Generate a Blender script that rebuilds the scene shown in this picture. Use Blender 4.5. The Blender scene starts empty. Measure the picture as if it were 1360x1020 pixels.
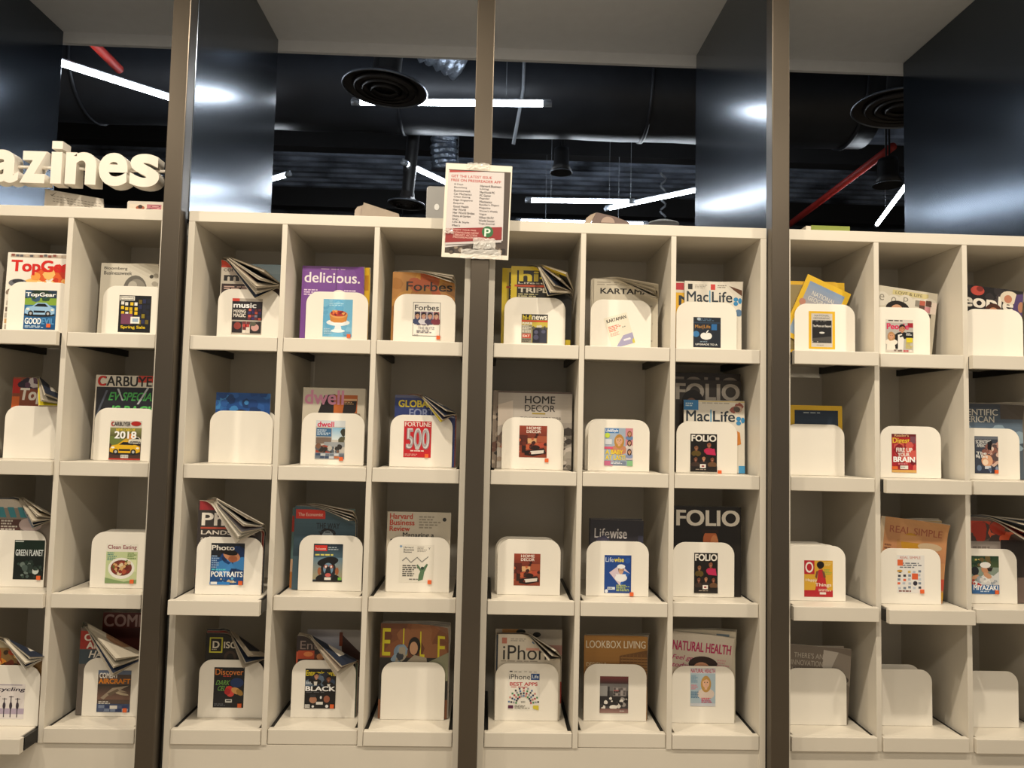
import bpy, math, random
from mathutils import Vector, Matrix
from mathutils.geometry import tessellate_polygon

sc = bpy.context.scene
COL = sc.collection
H = 2.19                      # height of the shelf tops above the floor
# ------------------------------------------------------------------ camera
CAM = Vector((0.4794, -2.4405, -0.6883 + H))
yaw, pit, rol, FPX = 0.029398, 0.060682, 0.022819, 998.93
fwd = Vector((math.sin(yaw)*math.cos(pit), math.cos(yaw)*math.cos(pit), math.sin(pit)))
rgt = Vector((math.cos(yaw), -math.sin(yaw), 0)); upv = rgt.cross(fwd)
r2 = math.cos(rol)*rgt + math.sin(rol)*upv; u2 = -math.sin(rol)*rgt + math.cos(rol)*upv
cd = bpy.data.cameras.new('camera'); cam = bpy.data.objects.new('camera', cd); COL.objects.link(cam)
cd.sensor_width = 36; cd.lens = FPX*36/1360; cd.clip_start = .05; cd.clip_end = 60
m3 = Matrix((r2, u2, -fwd)).transposed()
cam.matrix_world = Matrix.Translation(CAM) @ m3.to_4x4()
sc.camera = cam
# ------------------------------------------------------------------ view, world, lights
sc.view_settings.view_transform = 'Standard'; sc.view_settings.look = 'None'
sc.view_settings.gamma = 1; sc.view_settings.use_curve_mapping = False
sc.view_settings.exposure = 0.0
w = bpy.data.worlds.new('world'); sc.world = w; w.use_nodes = True
w.node_tree.nodes['Background'].inputs[0].default_value = (1, .92, .80, 1)
w.node_tree.nodes['Background'].inputs[1].default_value = .35

def lamp(name, loc, energy, size, col, spread=180):
    l = bpy.data.lights.new(name, 'AREA'); l.shape = 'DISK'; l.size = size
    l.energy = energy; l.color = col; l.spread = math.radians(spread)
    o = bpy.data.objects.new(name, l); COL.objects.link(o); o.location = loc
    return o
WARM = (1, .875, .70)
for x in (-1.55, -.15, 1.2, 2.6):
    lamp('ceiling_downlight', (x, -1.02, 1.06+H), 28.5, .08, WARM)
for x in (-1.2, .5, 2.2):
    lamp('ceiling_downlight', (x, -2.9, 1.06+H), 19.5, .3, WARM)

# ------------------------------------------------------------------ materials
def lin(h):
    h = h.lstrip('#')
    if len(h) == 3: h = ''.join(c*2 for c in h)
    v = [int(h[i:i+2], 16)/255 for i in (0, 2, 4)]
    return tuple(c/12.92 if c <= .04045 else ((c+.055)/1.055)**2.4 for c in v)
MATS = {}
def mat(name, col, rough=.5, metal=0, noise=0, nscale=20, bump=0, bscale=40, emit=None, spec=.5, alpha=1, aniso=0):
    if name in MATS: return MATS[name]
    m = bpy.data.materials.new(name); m.use_nodes = True; nt = m.node_tree
    b = nt.nodes['Principled BSDF']
    c = lin(col) if isinstance(col, str) else col
    b.inputs['Base Color'].default_value = (*c, 1); b.inputs['Roughness'].default_value = rough
    b.inputs['Metallic'].default_value = metal; b.inputs['Specular IOR Level'].default_value = spec
    b.inputs['Alpha'].default_value = alpha
    if noise:
        tc = nt.nodes.new('ShaderNodeTexCoord'); n = nt.nodes.new('ShaderNodeTexNoise'); n.inputs['Scale'].default_value = nscale
        n.inputs['Detail'].default_value = 6
        nt.links.new(tc.outputs['Object'], n.inputs['Vector'])
        r = nt.nodes.new('ShaderNodeValToRGB')
        r.color_ramp.elements[0].position = .3; r.color_ramp.elements[1].position = .7
        r.color_ramp.elements[0].color = (*[x*(1-noise) for x in c], 1)
        r.color_ramp.elements[1].color = (*[min(1, x*(1+noise)) for x in c], 1)
        nt.links.new(n.outputs[0], r.inputs[0]); nt.links.new(r.outputs[0], b.inputs['Base Color'])
    if bump:
        tc = nt.nodes.new('ShaderNodeTexCoord'); n = nt.nodes.new('ShaderNodeTexNoise'); n.inputs['Scale'].default_value = bscale
        n.inputs['Detail'].default_value = 4
        nt.links.new(tc.outputs['Object'], n.inputs['Vector'])
        bp = nt.nodes.new('ShaderNodeBump'); bp.inputs['Strength'].default_value = bump; bp.inputs['Distance'].default_value = .02
        nt.links.new(n.outputs[0], bp.inputs['Height']); nt.links.new(bp.outputs[0], b.inputs['Normal'])
    if emit:
        b.inputs['Emission Color'].default_value = (*emit[0], 1); b.inputs['Emission Strength'].default_value = emit[1]
    MATS[name] = m
    return m
LAM = mat('white_laminate', 'd9d2c4', .42, noise=.02, nscale=6)
LAMIN = mat('shelf_interior_laminate', 'd6d0c4', .5, noise=.03, nscale=5)
ACR = mat('white_bookend_metal', 'f2ede2', .35, noise=.01, nscale=5)
RUN = mat('black_runner', '0b0b0b', .45, noise=.2)
PIL = mat('bronze_pillar_metal', '625a50', .36, .82, noise=.05, nscale=3)
FIN = mat('dark_gloss_panel', '59616b', .17, .92, noise=.05, nscale=2)
SOF = mat('soffit_paint', 'e2e3e5', .8, noise=.02)
BLK = mat('black_ceiling_paint', '1a1c20', .7, noise=.4, nscale=6, bump=.6, bscale=14)
DUCT = mat('black_duct_metal', '2a2d33', .42, .3, noise=.2, nscale=4, bump=.15, bscale=6)
FLEX = mat('silver_flexible_foil', '8d97a6', .3, .8, bump=.9, bscale=16)
BLKM = mat('black_lamp_metal', '1c1b1b', .45, .2, noise=.1)
RIM = mat('grey_rim_metal', '6b7078', .3, .7, noise=.05)
RED = mat('red_pipe_paint', 'a3281f', .5, noise=.1)
TUBE = mat('white_tube_light', 'ffffff', .4, emit=((.86, .93, 1), 38))
CAP = mat('grey_tube_cap', '9aa0a8', .4, .3, noise=.05)
CABLE = mat('grey_cable', '8a8f96', .5, noise=.05)
FLOOR = mat('floor_carpet', 'a39a8c', .9, noise=.2, nscale=60)
LET = mat('white_sign_paint', 'e8e1d4', .45, noise=.01)
PAGE = mat('page_paper', 'd9d0bf', .8, noise=.08, nscale=60)
PAGE2 = mat('yellowed_page_paper', 'c9bfae', .8, noise=.1, nscale=60)
STICK = mat('orange_sticker_paper', 'e2642c', .6, noise=.05)
GREYP = mat('silver_grey_plastic', '9b9a98', .35, .3, noise=.02)
KRAFT = mat('grey_card', '9c8f80', .8, noise=.06, nscale=30)

def print_mat():
    m = bpy.data.materials.new('printed_paper'); m.use_nodes = True; nt = m.node_tree
    a = nt.nodes.new('ShaderNodeVertexColor'); a.layer_name = 'ink'
    n = nt.nodes.new('ShaderNodeTexNoise'); n.inputs['Scale'].default_value = 300
    tc = nt.nodes.new('ShaderNodeTexCoord'); nt.links.new(tc.outputs['Object'], n.inputs['Vector'])
    mx = nt.nodes.new('ShaderNodeMix'); mx.data_type = 'RGBA'; mx.blend_type = 'MULTIPLY'; mx.inputs[0].default_value = .08
    nt.links.new(a.outputs['Color'], mx.inputs[6]); nt.links.new(n.outputs[0], mx.inputs[7])
    b = nt.nodes['Principled BSDF']; nt.links.new(mx.outputs[2], b.inputs['Base Color']); b.inputs['Roughness'].default_value = .38
    return m
PRINT = print_mat()

# ------------------------------------------------------------------ mesh helpers
class MB:
    def __init__(s): s.v = []; s.f = []; s.c = []
    def poly(s, pts, col=None):
        i = len(s.v); s.v += [tuple(p) for p in pts]; s.f.append(tuple(range(i, i+len(pts)))); s.c.append(col)
    def box(s, a, b):
        x0, y0, z0 = a; x1, y1, z1 = b; i = len(s.v)
        s.v += [(x0,y0,z0),(x1,y0,z0),(x1,y1,z0),(x0,y1,z0),(x0,y0,z1),(x1,y0,z1),(x1,y1,z1),(x0,y1,z1)]
        for q in ((0,3,2,1),(4,5,6,7),(0,1,5,4),(1,2,6,5),(2,3,7,6),(3,0,4,7)):
            s.f.append(tuple(i+k for k in q)); s.c.append(None)
        return s
    def prism(s, pts, y0, y1):              # outline in (x,z), extruded along y
        n = len(pts); i = len(s.v)
        s.v += [(x, y0, z) for x, z in pts] + [(x, y1, z) for x, z in pts]
        s.f.append(tuple(range(i, i+n))); s.f.append(tuple(range(i+2*n-1, i+n-1, -1))); s.c += [None, None]
        for k in range(n):
            l = (k+1) % n; s.f.append((i+k, i+n+k, i+n+l, i+l)); s.c.append(None)
        return s
    def tube(s, path, rad, n=12, cap=True):
        path = [Vector(p) for p in path]; rings = []
        for k, p in enumerate(path):
            t = (path[min(k+1, len(path)-1)] - path[max(k-1, 0)]).normalized()
            a = t.cross(Vector((0, 0, 1)));
            if a.length < .05: a = t.cross(Vector((0, 1, 0)))
            a.normalize(); b = a.cross(t); r = rad[k] if isinstance(rad, (list, tuple)) else rad
            i = len(s.v); s.v += [tuple(p + r*(math.cos(q)*a + math.sin(q)*b)) for q in (2*math.pi*j/n for j in range(n))]; rings.append(i)
        for u, v in zip(rings, rings[1:]):
            for j in range(n):
                l = (j+1) % n; s.f.append((u+j, u+l, v+l, v+j)); s.c.append(None)
        if cap:
            s.f.append(tuple(range(rings[0]+n-1, rings[0]-1, -1))); s.f.append(tuple(range(rings[-1], rings[-1]+n))); s.c += [None, None]
        return s
    def lathe(s, prof, c, n=40):            # profile of (r,z)
        rings = []
        for r, z in prof:
            rings.append(len(s.v)); s.v += [(c[0]+r*math.cos(2*math.pi*j/n), c[1]+r*math.sin(2*math.pi*j/n), c[2]+z) for j in range(n)]
        for u, v in zip(rings, rings[1:]):
            for j in range(n):
                l = (j+1) % n; s.f.append((u+j, u+l, v+l, v+j)); s.c.append(None)
        return s
    def build(s, name, m, parent=None, loc=None, smooth=False, bevel=0):
        o_ = Vector(loc) if loc is not None else (Vector(ROOTLOC[parent.name]) if parent else Vector((0, 0, 0)))
        me = bpy.data.meshes.new(name)
        me.from_pydata([tuple(Vector(p)-o_) for p in s.v], [], s.f)
        me.materials.append(m)
        if any(c is not None for c in s.c):
            at = me.color_attributes.new('ink', 'FLOAT_COLOR', 'CORNER'); k = 0
            buf = []
            for p, c in zip(me.polygons, s.c):
                cc = c or (1, 1, 1)
                for _ in p.vertices: buf += [cc[0], cc[1], cc[2], 1]
            at.data.foreach_set('color', buf)
        if smooth:
            for p in me.polygons: p.use_smooth = True
        me.update()
        o = bpy.data.objects.new(name, me); COL.objects.link(o)
        if parent: o.parent = parent
        else: o.location = o_
        ROOTLOC[o.name] = tuple(o_)
        if bevel:
            b = o.modifiers.new('bevel', 'BEVEL'); b.width = bevel; b.segments = 2; b.limit_method = 'ANGLE'
        return o
ROOTLOC = {}
def tag(o, label=None, cat=None, group=None, kind=None):
    if label: o['label'] = label
    if cat: o['category'] = cat
    if group: o['group'] = group
    if kind: o['kind'] = kind
    return o
def thing(name, loc, label, cat, group=None):
    o = bpy.data.objects.new(name, None); COL.objects.link(o); o.location = loc; o.empty_display_size = .05
    ROOTLOC[o.name] = tuple(loc)
    return tag(o, label, cat, group)
def V(x, y, z): return (x, y, z+H)

# ------------------------------------------------------------------ printed art: shapes in a unit square, y down
FONT = {}
def text_tris(s):
    k = s
    if k in FONT: return FONT[k]
    cu = bpy.data.curves.new('t', 'FONT'); cu.body = s; cu.resolution_u = 4
    o = bpy.data.objects.new('t', cu); me = bpy.data.meshes.new_from_object(o)
    me.calc_loop_triangles()
    vs = [(v.co.x, v.co.y) for v in me.vertices]
    tr = [[vs[i] for i in t.vertices] for t in me.loop_triangles]
    W_ = H_ = 1
    if vs:
        x0 = min(v[0] for v in vs); x1 = max(v[0] for v in vs); y0 = min(v[1] for v in vs); y1 = max(v[1] for v in vs)
        W_, H_ = max(x1-x0, 1e-6), max(y1-y0, 1e-6)
        tr = [[((x-x0)/W_, 1-(y-y0)/H_) for x, y in t] for t in tr]
    bpy.data.objects.remove(o); bpy.data.meshes.remove(me); bpy.data.curves.remove(cu)
    FONT[k] = (tr, W_, H_)
    return FONT[k]
def clip(poly, nx, ny, d):                  # keep nx*x+ny*y <= d
    out = []
    for i in range(len(poly)):
        a = poly[i-1]; b = poly[i]; da = nx*a[0]+ny*a[1]-d; db = nx*b[0]+ny*b[1]-d
        if (da <= 0) != (db <= 0):
            t = da/(da-db); out.append((a[0]+t*(b[0]-a[0]), a[1]+t*(b[1]-a[1])))
        if db <= 0: out.append(b)
    return out
def clip01(p):
    for n in ((1, 0, 1), (-1, 0, 0), (0, 1, 1), (0, -1, 0)):
        p = clip(p, *n)
        if len(p) < 3: return []
    return p
def art_polys(art):
    """flatten an art list into layers of (convex polygons, colour)"""
    L = []
    for a in art:
        k = a[0]
        if k == 'r': L.append(([[(a[1], a[2]), (a[3], a[2]), (a[3], a[4]), (a[1], a[4])]], lin(a[5])))
        elif k == 'e':
            rot = math.radians(a[6]) if len(a) > 6 else 0; pts = []
            for j in range(20):
                q = 2*math.pi*j/20; x = a[3]*math.cos(q); y = a[4]*math.sin(q)
                pts.append((a[1]+x*math.cos(rot)-y*math.sin(rot), a[2]+x*math.sin(rot)+y*math.cos(rot)))
            L.append(([pts], lin(a[5])))
        elif k == 'p':
            tri = tessellate_polygon([[Vector((x, y, 0)) for x, y in a[1]]])
            L.append(([[a[1][i] for i in t] for t in tri], lin(a[2])))
        elif k == 't':                      # x0,y0,x1,y1,text,colour,bold,slant
            x0, y0, x1, y1 = a[1:5]; sl = a[8] if len(a) > 8 else 0
            b = a[7] if len(a) > 7 else .012
            tr, W_, H_ = text_tris(a[5]); ex, ey = b/W_, b/H_
            sh = [(0, 0)] if b <= .004 else [(-1, -.6), (1, .6), (-1, .6), (1, -.6)] if b > .008 else [(-1, 0), (1, 0)]
            sx, sy = (x1-x0)/(1+2*max(ex, 0)), (y1-y0)/(1+1.2*max(ey, 0))
            for i, j in sh: L.append(([[(x0+(x1-x0)/2+sx*(u-.5+i*ex) + sl*(1-v), y0+(y1-y0)/2+sy*(v-.5+j*ey)) for u, v in t] for t in tr], lin(a[6])))
        elif k == 'l':                      # small lines of print: x0,y0,x1,y1,n,colour,seed
            rnd = random.Random(a[7] if len(a) > 7 else 1); ps = []
            hh = (a[4]-a[2])/a[5]
            for j in range(a[5]):
                x = a[1]; xe = a[1]+(a[3]-a[1])*(.6+.4*rnd.random())
                while x < xe:
                    wd = (a[3]-a[1])*(.08+.16*rnd.random()); y = a[2]+j*hh
                    ps.append([(x, y), (min(x+wd, xe), y), (min(x+wd, xe), y+hh*.55), (x, y+hh*.55)]); x += wd*1.25
            L.append((ps, lin(a[6])))
        elif k == 'm':                      # mosaic of pictures: x0,y0,x1,y1,nx,ny,colours,seed,fill
            rnd = random.Random(a[8]); fill = a[9] if len(a) > 9 else 1.0; by = {}
            for i in range(a[5]):
                for j in range(a[6]):
                    c = rnd.choice(a[7]); sx = (a[3]-a[1])/a[5]; sy = (a[4]-a[2])/a[6]
                    x = a[1]+i*sx+sx*(rnd.random()-.5)*.3; y = a[2]+j*sy+sy*(rnd.random()-.5)*.3
                    by.setdefault(c, []).append([(x, y), (x+sx*fill, y), (x+sx*fill, y+sy*fill), (x, y+sy*fill)])
            for c, ps in by.items(): L.append((ps, lin(c)))
        elif k == 'b':                      # blobs: x0,y0,x1,y1,n,size,colours,seed
            rnd = random.Random(a[8]); by = {}
            for i in range(a[5]):
                c = rnd.choice(a[7]); cx = a[1]+(a[3]-a[1])*rnd.random(); cy = a[2]+(a[4]-a[2])*rnd.random(); r = a[6]*(.5+rnd.random())
                L.append(([[(cx+r*(.8+.4*rnd.random())*math.cos(q*.785), cy+r*.75*(.8+.4*rnd.random())*math.sin(q*.785)) for q in range(8)]], lin(c)))
        elif k == 'g':                      # printed gradient in bands: x0,y0,x1,y1,c0,c1,n
            c0, c1 = lin(a[5]), lin(a[6]); n = a[7] if len(a) > 7 else 10
            for j in range(n):
                y0 = a[2]+(a[4]-a[2])*j/n; y1 = a[2]+(a[4]-a[2])*(j+1)/n; t = j/(n-1)
                L.append(([[(a[1], y0), (a[3], y0), (a[3], y1), (a[1], y1)]], tuple(c0[i]*(1-t)+c1[i]*t for i in range(3))))
    return L
def face(cx, cy, s, skin='d29a75', hair='2a1a12', shirt='333333', long=False, k=.75, smile=True):
    rx = .34*s/k
    A = [('e', cx, cy+s*1.0, s*.85/k, s*.5, shirt)]
    if long: A.append(('e', cx, cy+.14*s, rx*1.5, s*.72, hair))
    A += [('r', cx-.13*s/k, cy+.3*s, cx+.13*s/k, cy+.62*s, skin), ('e', cx, cy-.08*s, rx*1.18, s*.52, hair), ('e', cx, cy+.04*s, rx, s*.45, skin),
          ('e', cx-rx*.4, cy, rx*.16, s*.04, '1c1410'), ('e', cx+rx*.4, cy, rx*.16, s*.04, '1c1410'), ('r', cx-rx*.6, cy-.09*s, cx-rx*.2, cy-.06*s, hair), ('r', cx+rx*.2, cy-.09*s, cx+rx*.6, cy-.06*s, hair),
          ('e', cx+rx*.05, cy+.13*s, rx*.09, s*.05, 'b5805f'), ('e', cx, cy+.26*s, rx*.34, s*.035, 'b8605a'), ('e', cx, cy+.25*s, rx*.26, s*.018, 'f0e4dc' if smile else 'b8605a'),
          ('p', [(cx-rx, cy-.12*s), (cx-rx*.8, cy-.42*s), (cx+rx*.8, cy-.42*s), (cx+rx, cy-.12*s), (cx+rx*.2, cy-.3*s)], hair)]
    return A
def car(x, y, w_, h_, body, dark='15181c'):
    P = lambda pts: [(x+u*w_, y+v*h_) for u, v in pts]
    return [('e', x+.5*w_, y+.92*h_, .52*w_, .14*h_, '222222'), ('p', P([(0, .6), (.06, .38), (.25, .3), (.4, .05), (.7, .05), (.86, .32), (1, .45), (1, .8), (.9, .9), (.1, .9), (0, .8)]), body),
            ('p', P([(.3, .32), (.43, .12), (.67, .12), (.78, .34)]), dark), ('e', x+.2*w_, y+.82*h_, .09*w_, .2*h_, dark), ('e', x+.78*w_, y+.82*h_, .09*w_, .2*h_, dark),
            ('e', x+.2*w_, y+.82*h_, .045*w_, .1*h_, 'bbbbbb'), ('e', x+.78*w_, y+.82*h_, .045*w_, .1*h_, 'bbbbbb'), ('r', x+.3*w_, y+.62*h_, x+.68*w_, y+.76*h_, dark),
            ('e', x+.1*w_, y+.52*h_, .06*w_, .07*h_, 'f4f4e8'), ('e', x+.92*w_, y+.55*h_, .05*w_, .07*h_, 'f4f4e8')]
WH = 'f3efe6'
BAR = lambda x, y, w_=.2, h_=.08: [('r', x, y, x+w_, y+h_, 'f5f2ea')] + [('r', x+w_*(.08+.1*i), y+h_*.12, x+w_*(.08+.1*i)+w_*(.03 if i % 2 else .06), y+h_*.85, '222222') for i in range(9)]
BG = lambda c: [('r', 0, 0, 1, 1, c)]
APPLE = lambda x, y, s, c: [('e', x-.28*s, y, .42*s, .36*s, c), ('e', x+.28*s, y, .42*s, .36*s, c), ('e', x, y+.1*s, .55*s, .32*s, c), ('e', x+.12*s, y-.48*s, .24*s, .07*s, c, -50)]

CARD = {}
CARD['1B1'] = ('blue sports car', BG('3f6f9c') + [('r', 0, 0, 1, .2, '24384c'), ('r', 0, .2, 1, .38, '86a83c'), ('b', 0, .02, 1, .2, 14, .1, ['1e3326', '2f4d33', '3b5a78'], 2), ('g', 0, .38, 1, 1, '2f6d9c', '0f4f86')] + car(.02, .3, .94, .36, '9cc4e6')
    + [('t', .03, .06, .97, .19, 'TopGear', 'ffffff', .03), ('t', .04, .71, .55, .87, 'GOOD', 'ffffff', .03), ('t', .57, .71, .96, .87, 'EVIL', '5b9ad0', .03), ('l', .05, .91, .8, .97, 2, 'cfe3f5')])
CARD['1B3'] = ('dark green and black planet cover', BG('0b1712') + [('r', 0, 0, 1, .26, '10281c'), ('r', .02, .02, .3, .05, 'bfc7c2'), ('t', .05, .24, .96, .4, 'GREEN PLANET', 'dfe6e6', .02), ('b', .3, .48, .75, .95, 16, .08, ['4a5a55', '6b7a74', '25332e', 'c9d2cc'], 4), ('b', .1, .5, .95, .95, 12, .05, ['1d2f27', '33463d'], 6)])
CARD['1B4'] = ('white racing cycles', BG('e9e2e0') + [('t', .05, .1, .98, .24, 'cycling', '2c2236', .02, .05), ('r', .02, .02, .9, .04, '9a8fa0'), ('r', 0, .7, 1, .86, 'b7a8bd')] + sum([[('r', .1+.22*i, .34+.06*(i % 2), .13+.22*i, .95, '2b2530'), ('r', .04+.22*i, .36+.06*(i % 2), .2+.22*i, .375+.06*(i % 2), '2b2530'), ('e', .115+.22*i, .62, .05, .1, '3a303d')] for i in range(4)], []))
CARD['1C1'] = ('black and yellow collage of screens', BG('15161a') + [('r', .02, .02, .48, .14, 'e9e6dc'), ('t', .04, .03, .46, .08, 'Bloomberg', '222222'), ('t', .04, .09, .46, .13, 'Businessweek', '222222')] + [('m', .06, .18, .62, .56, 4, 3, ['d8b21c', 'e6e3dc', 'f4f1ea', 'e8c22a'], 3, .68), ('m', .6, .1, .98, .8, 3, 5, ['2a2f55', '1f2233', '6a5a20', '8a7a20'], 5, .8), ('r', .08, .5, .44, .78, '77405c'), ('r', .38, .58, .66, .76, 'f1efe8'), ('r', .44, .62, .62, .72, '9ab0c8'), ('t', .08, .82, .85, .92, 'Spring Sale', 'e9c81f', .02)])
CARD['1C2'] = ('yellow sports car', BG('d8d2c8') + [('g', 0, .18, 1, .5, '8b8d54', '3c2f1e'), ('r', 0, .5, 1, 1, '4a2f26'), ('b', 0, .4, 1, .62, 14, .12, ['c9a33a', 'd8842c', '6c7a3a', '30302a'], 8)] + car(.02, .5, .96, .36, 'e5b51c') + car(.6, .4, .45, .2, 'd9d5c8')
    + [('t', .05, .03, .64, .14, 'CARBUYER', '2a2320', .02), ('t', .03, .03, .12, .14, 'C', 'c8201c', .03), ('e', .82, .07, .16, .06, 'b3241c'), ('t', .2, .2, .8, .27, 'NEW CARS OF', 'f0d23a', .02), ('t', .15, .27, .85, .46, '2018', 'ffffff', .03)] + BAR(.38, .87, .24, .08) + [('r', 0, .96, 1, 1, 'b5342a')])
CARD['1C3'] = ('white bowl of salad', BG('c9d6a4') + [('r', 0, 0, 1, .2, 'eeeade'), ('t', .04, .03, .96, .16, 'Clean Eating', '8c2038', .015), ('l', .04, .22, .34, .44, 5, '4f8a86', 3), ('l', .68, .22, .97, .44, 5, '6d8a4a', 4), ('r', .62, .4, .97, .7, 'dfe8b8'), ('e', .5, .62, .42, .27, 'f1efe8'), ('e', .5, .61, .34, .2, '7a3b2c'), ('b', .26, .46, .74, .76, 34, .055, ['8c2f28', 'b5543a', '5f7a34', 'd9b078', '6a2a22', 'e5d2b0'], 5), ('p', [(0, .86), (.6, .96), (1, .9), (1, 1), (0, 1)], '86a06c')])
CARD['1C4'] = ('military jets over orange lettering', BG('5a4a42') + [('r', 0, 0, 1, .1, '6a7a96'), ('t', .04, .06, .6, .19, 'COMBAT', 'f2ece4', .03), ('t', .02, .2, .98, .32, 'AIRCRAFT', 'e88a1c', .03), ('g', 0, .34, 1, .7, '3b3430', '7a5b4e'), ('p', [(.1, .66), (.45, .42), (.95, .36), (.7, .46), (.9, .52), (.5, .52), (.3, .62), (.2, .7)], 'a3937f'), ('p', [(.3, .56), (.6, .44), (.66, .48), (.4, .62)], '6c5c4c'), ('e', .75, .56, .2, .03, 'b9a98f', 8), ('r', 0, .8, 1, 1, '3a4a6c'), ('l', .05, .74, .5, .82, 2, 'd9d5cf'), ('m', .05, .84, .95, .98, 5, 2, ['2a3a66', '7a88a4', 'a8b0c0', '4c587c'], 3), ('r', .4, .84, .62, .92, 'e8e4dc')])
CARD['2A1'] = ('black and red audio cover', BG('b9b0a4') + [('r', 0, 0, .24, .08, 'd84a3c'), ('r', 0, .08, 1, .6, '221c22'), ('t', .04, .12, .8, .26, 'music', 'ffffff', .03), ('r', .02, .28, .48, .56, '33302f'), ('t', .05, .31, .46, .4, 'MIXING', 'e8e2d8', .03), ('t', .05, .42, .46, .52, 'MAGIC', 'e8e2d8', .03), ('m', .54, .28, .98, .6, 4, 4, ['3a2f66', '6a2f3c', 'd05a4a', '2c2a44', '8a8aa4'], 7, .85), ('r', .02, .64, .36, .95, '262024'), ('e', .2, .76, .12, .1, '8f3c34'), ('m', .36, .64, .6, .96, 2, 4, ['e2d8cc', 'b8403c', 'efe8dc', '6a2d30'], 9), ('r', .62, .64, .98, .96, '2a2526'), ('e', .78, .8, .13, .1, 'c99a94'), ('e', .72, .7, .1, .06, '5a5a4c')])
CARD['2A3'] = ('blue swimmer portrait', BG('1d4f8c') + [('r', 0, 0, 1, .34, '20242c'), ('b', .3, .2, .98, .7, 18, .16, ['1a3f78', '2d6cb4', '16305c', '3f86c8'], 3), ('e', .62, .3, .26, .13, 'c98a64', 15), ('e', .66, .38, .14, .08, 'a86444'), ('e', .5, .2, .3, .08, '1b1512', 10), ('t', .02, .05, .7, .17, 'Photo', 'f2eee6', .02), ('l', .03, .3, .26, .62, 6, '9ab8dc', 4), ('l', .04, .62, .5, .68, 1, '5fd0e0', 6), ('t', .03, .68, .97, .81, 'PORTRAITS', 'ffffff', .025), ('b', .15, .84, .9, .94, 16, .04, ['c9b08a', '6fb0d8', '2a4a7c', 'e0d0b0'], 8), ('r', 0, .93, .6, 1, '2f7cc4'), ('r', .03, .93, .22, .99, 'e8e8e8')])
CARD['2A4'] = ('black science cover with red berries', BG('14161c') + [('t', .04, .04, .96, .19, 'Discover', 'd9803a', .012), ('l', .3, .21, .7, .25, 1, 'c8402c'), ('e', .76, .38, .22, .12, '1b3566'), ('t', .06, .32, .5, .44, 'DARK', '6fa34c', .015, .05), ('t', .12, .46, .44, .58, 'CELL', '6fa34c', .015, .05), ('e', .52, .55, .13, .09, 'd63230'), ('e', .56, .65, .12, .08, 'e04a40'), ('e', .46, .6, .1, .08, 'b8262a'), ('e', .74, .58, .16, .08, 'd9a05c', 15), ('e', .86, .62, .12, .07, 'a8803c', 25), ('r', .4, .79, .62, .87, 'd8d8d2'), ('r', .43, .81, .59, .84, '444444'), ('l', .04, .9, .5, .97, 2, '60646c')])
CARD['2B1'] = ('fruit cake on pale blue', BG('6fb4d9') + [('b', 0, 0, 1, 1, 26, .12, ['5fa6d0', '86c2e2', '78bbdd', '62acd6'], 2), ('l', .2, .1, .7, .2, 2, 'a6d4ec', 2), ('e', .52, .62, .4, .09, 'e8eef0'), ('p', [(.44, .66), (.6, .66), (.66, .84), (.38, .84)], 'dfe6ea'), ('e', .52, .84, .24, .045, 'e9eff2'), ('p', [(.22, .42), (.84, .42), (.8, .58), (.66, .62), (.38, .62), (.26, .58)], 'c9843c'), ('e', .53, .4, .31, .1, 'd8a05c'), ('e', .53, .38, .27, .08, 'b8402f'), ('b', .3, .32, .76, .42, 26, .035, ['a52c28', 'd86a3c', '7a1e2a', 'e0a058'], 6), ('l', .05, .78, .35, .94, 4, 'b8dcee', 3), ('r', .7, .86, .95, .95, '6aa6cc')])
CARD['2B2'] = ('grid of modern house photos', BG('c6c2bc') + [('r', 0, 0, 1, .16, 'd9dfe4'), ('t', .05, .03, .62, .17, 'dwell', 'd42a56', .025), ('r', .02, .2, .54, .42, '3c6a94'), ('l', .05, .24, .5, .4, 4, 'c6d8ea', 3), ('g', .56, .18, 1, .5, '86b8d8', 'd6e2e6'), ('b', .85, .25, 1, .6, 8, .07, ['3a3a30', '5c5a44'], 3), ('r', .02, .44, .54, .6, '7a6a60'), ('r', .3, .56, 1, .68, '9a9fa4'), ('p', [(.02, .84), (.02, .7), (.3, .64), (.55, .68), (.6, .84)], 'a04432'), ('b', .05, .66, .95, .84, 18, .07, ['33302e', '7c5a48', 'b8b4ac', '58606a'], 9), ('r', 0, .84, 1, 1, '8c94a0'), ('m', .02, .86, .98, .98, 6, 2, ['c4c8ce', '3a4a66', 'b8683c', '6a7684'], 3)])
CARD['2B3'] = ('ape with beret painting', BG('4a6a80') + [('g', 0, 0, 1, .35, '1d2a36', '46606f'), ('r', .03, .04, .46, .19, 'd5352c'), ('t', .06, .1, .42, .16, 'The Economist', 'f0d4cc'), ('l', .5, .08, .94, .18, 2, 'a4b0b8'), ('l', .06, .27, .94, .34, 1, 'e0d56a', 3), ('g', 0, .36, 1, .94, '6c8a9c', 'a89f80'), ('e', .52, .92, .42, .14, '151518'), ('e', .52, .68, .26, .26, '23262c'), ('e', .5, .47, .36, .12, '17171a', -8), ('e', .22, .72, .06, .1, 'a0603c'), ('e', .82, .72, .06, .1, 'a0603c'), ('e', .52, .66, .17, .16, '6f8fa8'), ('e', .44, .6, .07, .05, 'a8503a'), ('e', .62, .6, .07, .05, 'a8503a'), ('e', .44, .6, .03, .03, 'e8e4da'), ('e', .62, .6, .03, .03, 'e8e4da'), ('p', [(.47, .6), (.57, .6), (.64, .8), (.4, .8)], '1f242b'), ('e', .52, .82, .1, .05, 'c9605a'), ('r', .4, .88, .62, .95, 'e6e2da'), ('r', .86, .88, .98, .95, '7cc04a'), ('r', 0, .96, 1, 1, '221a1a')])
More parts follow.
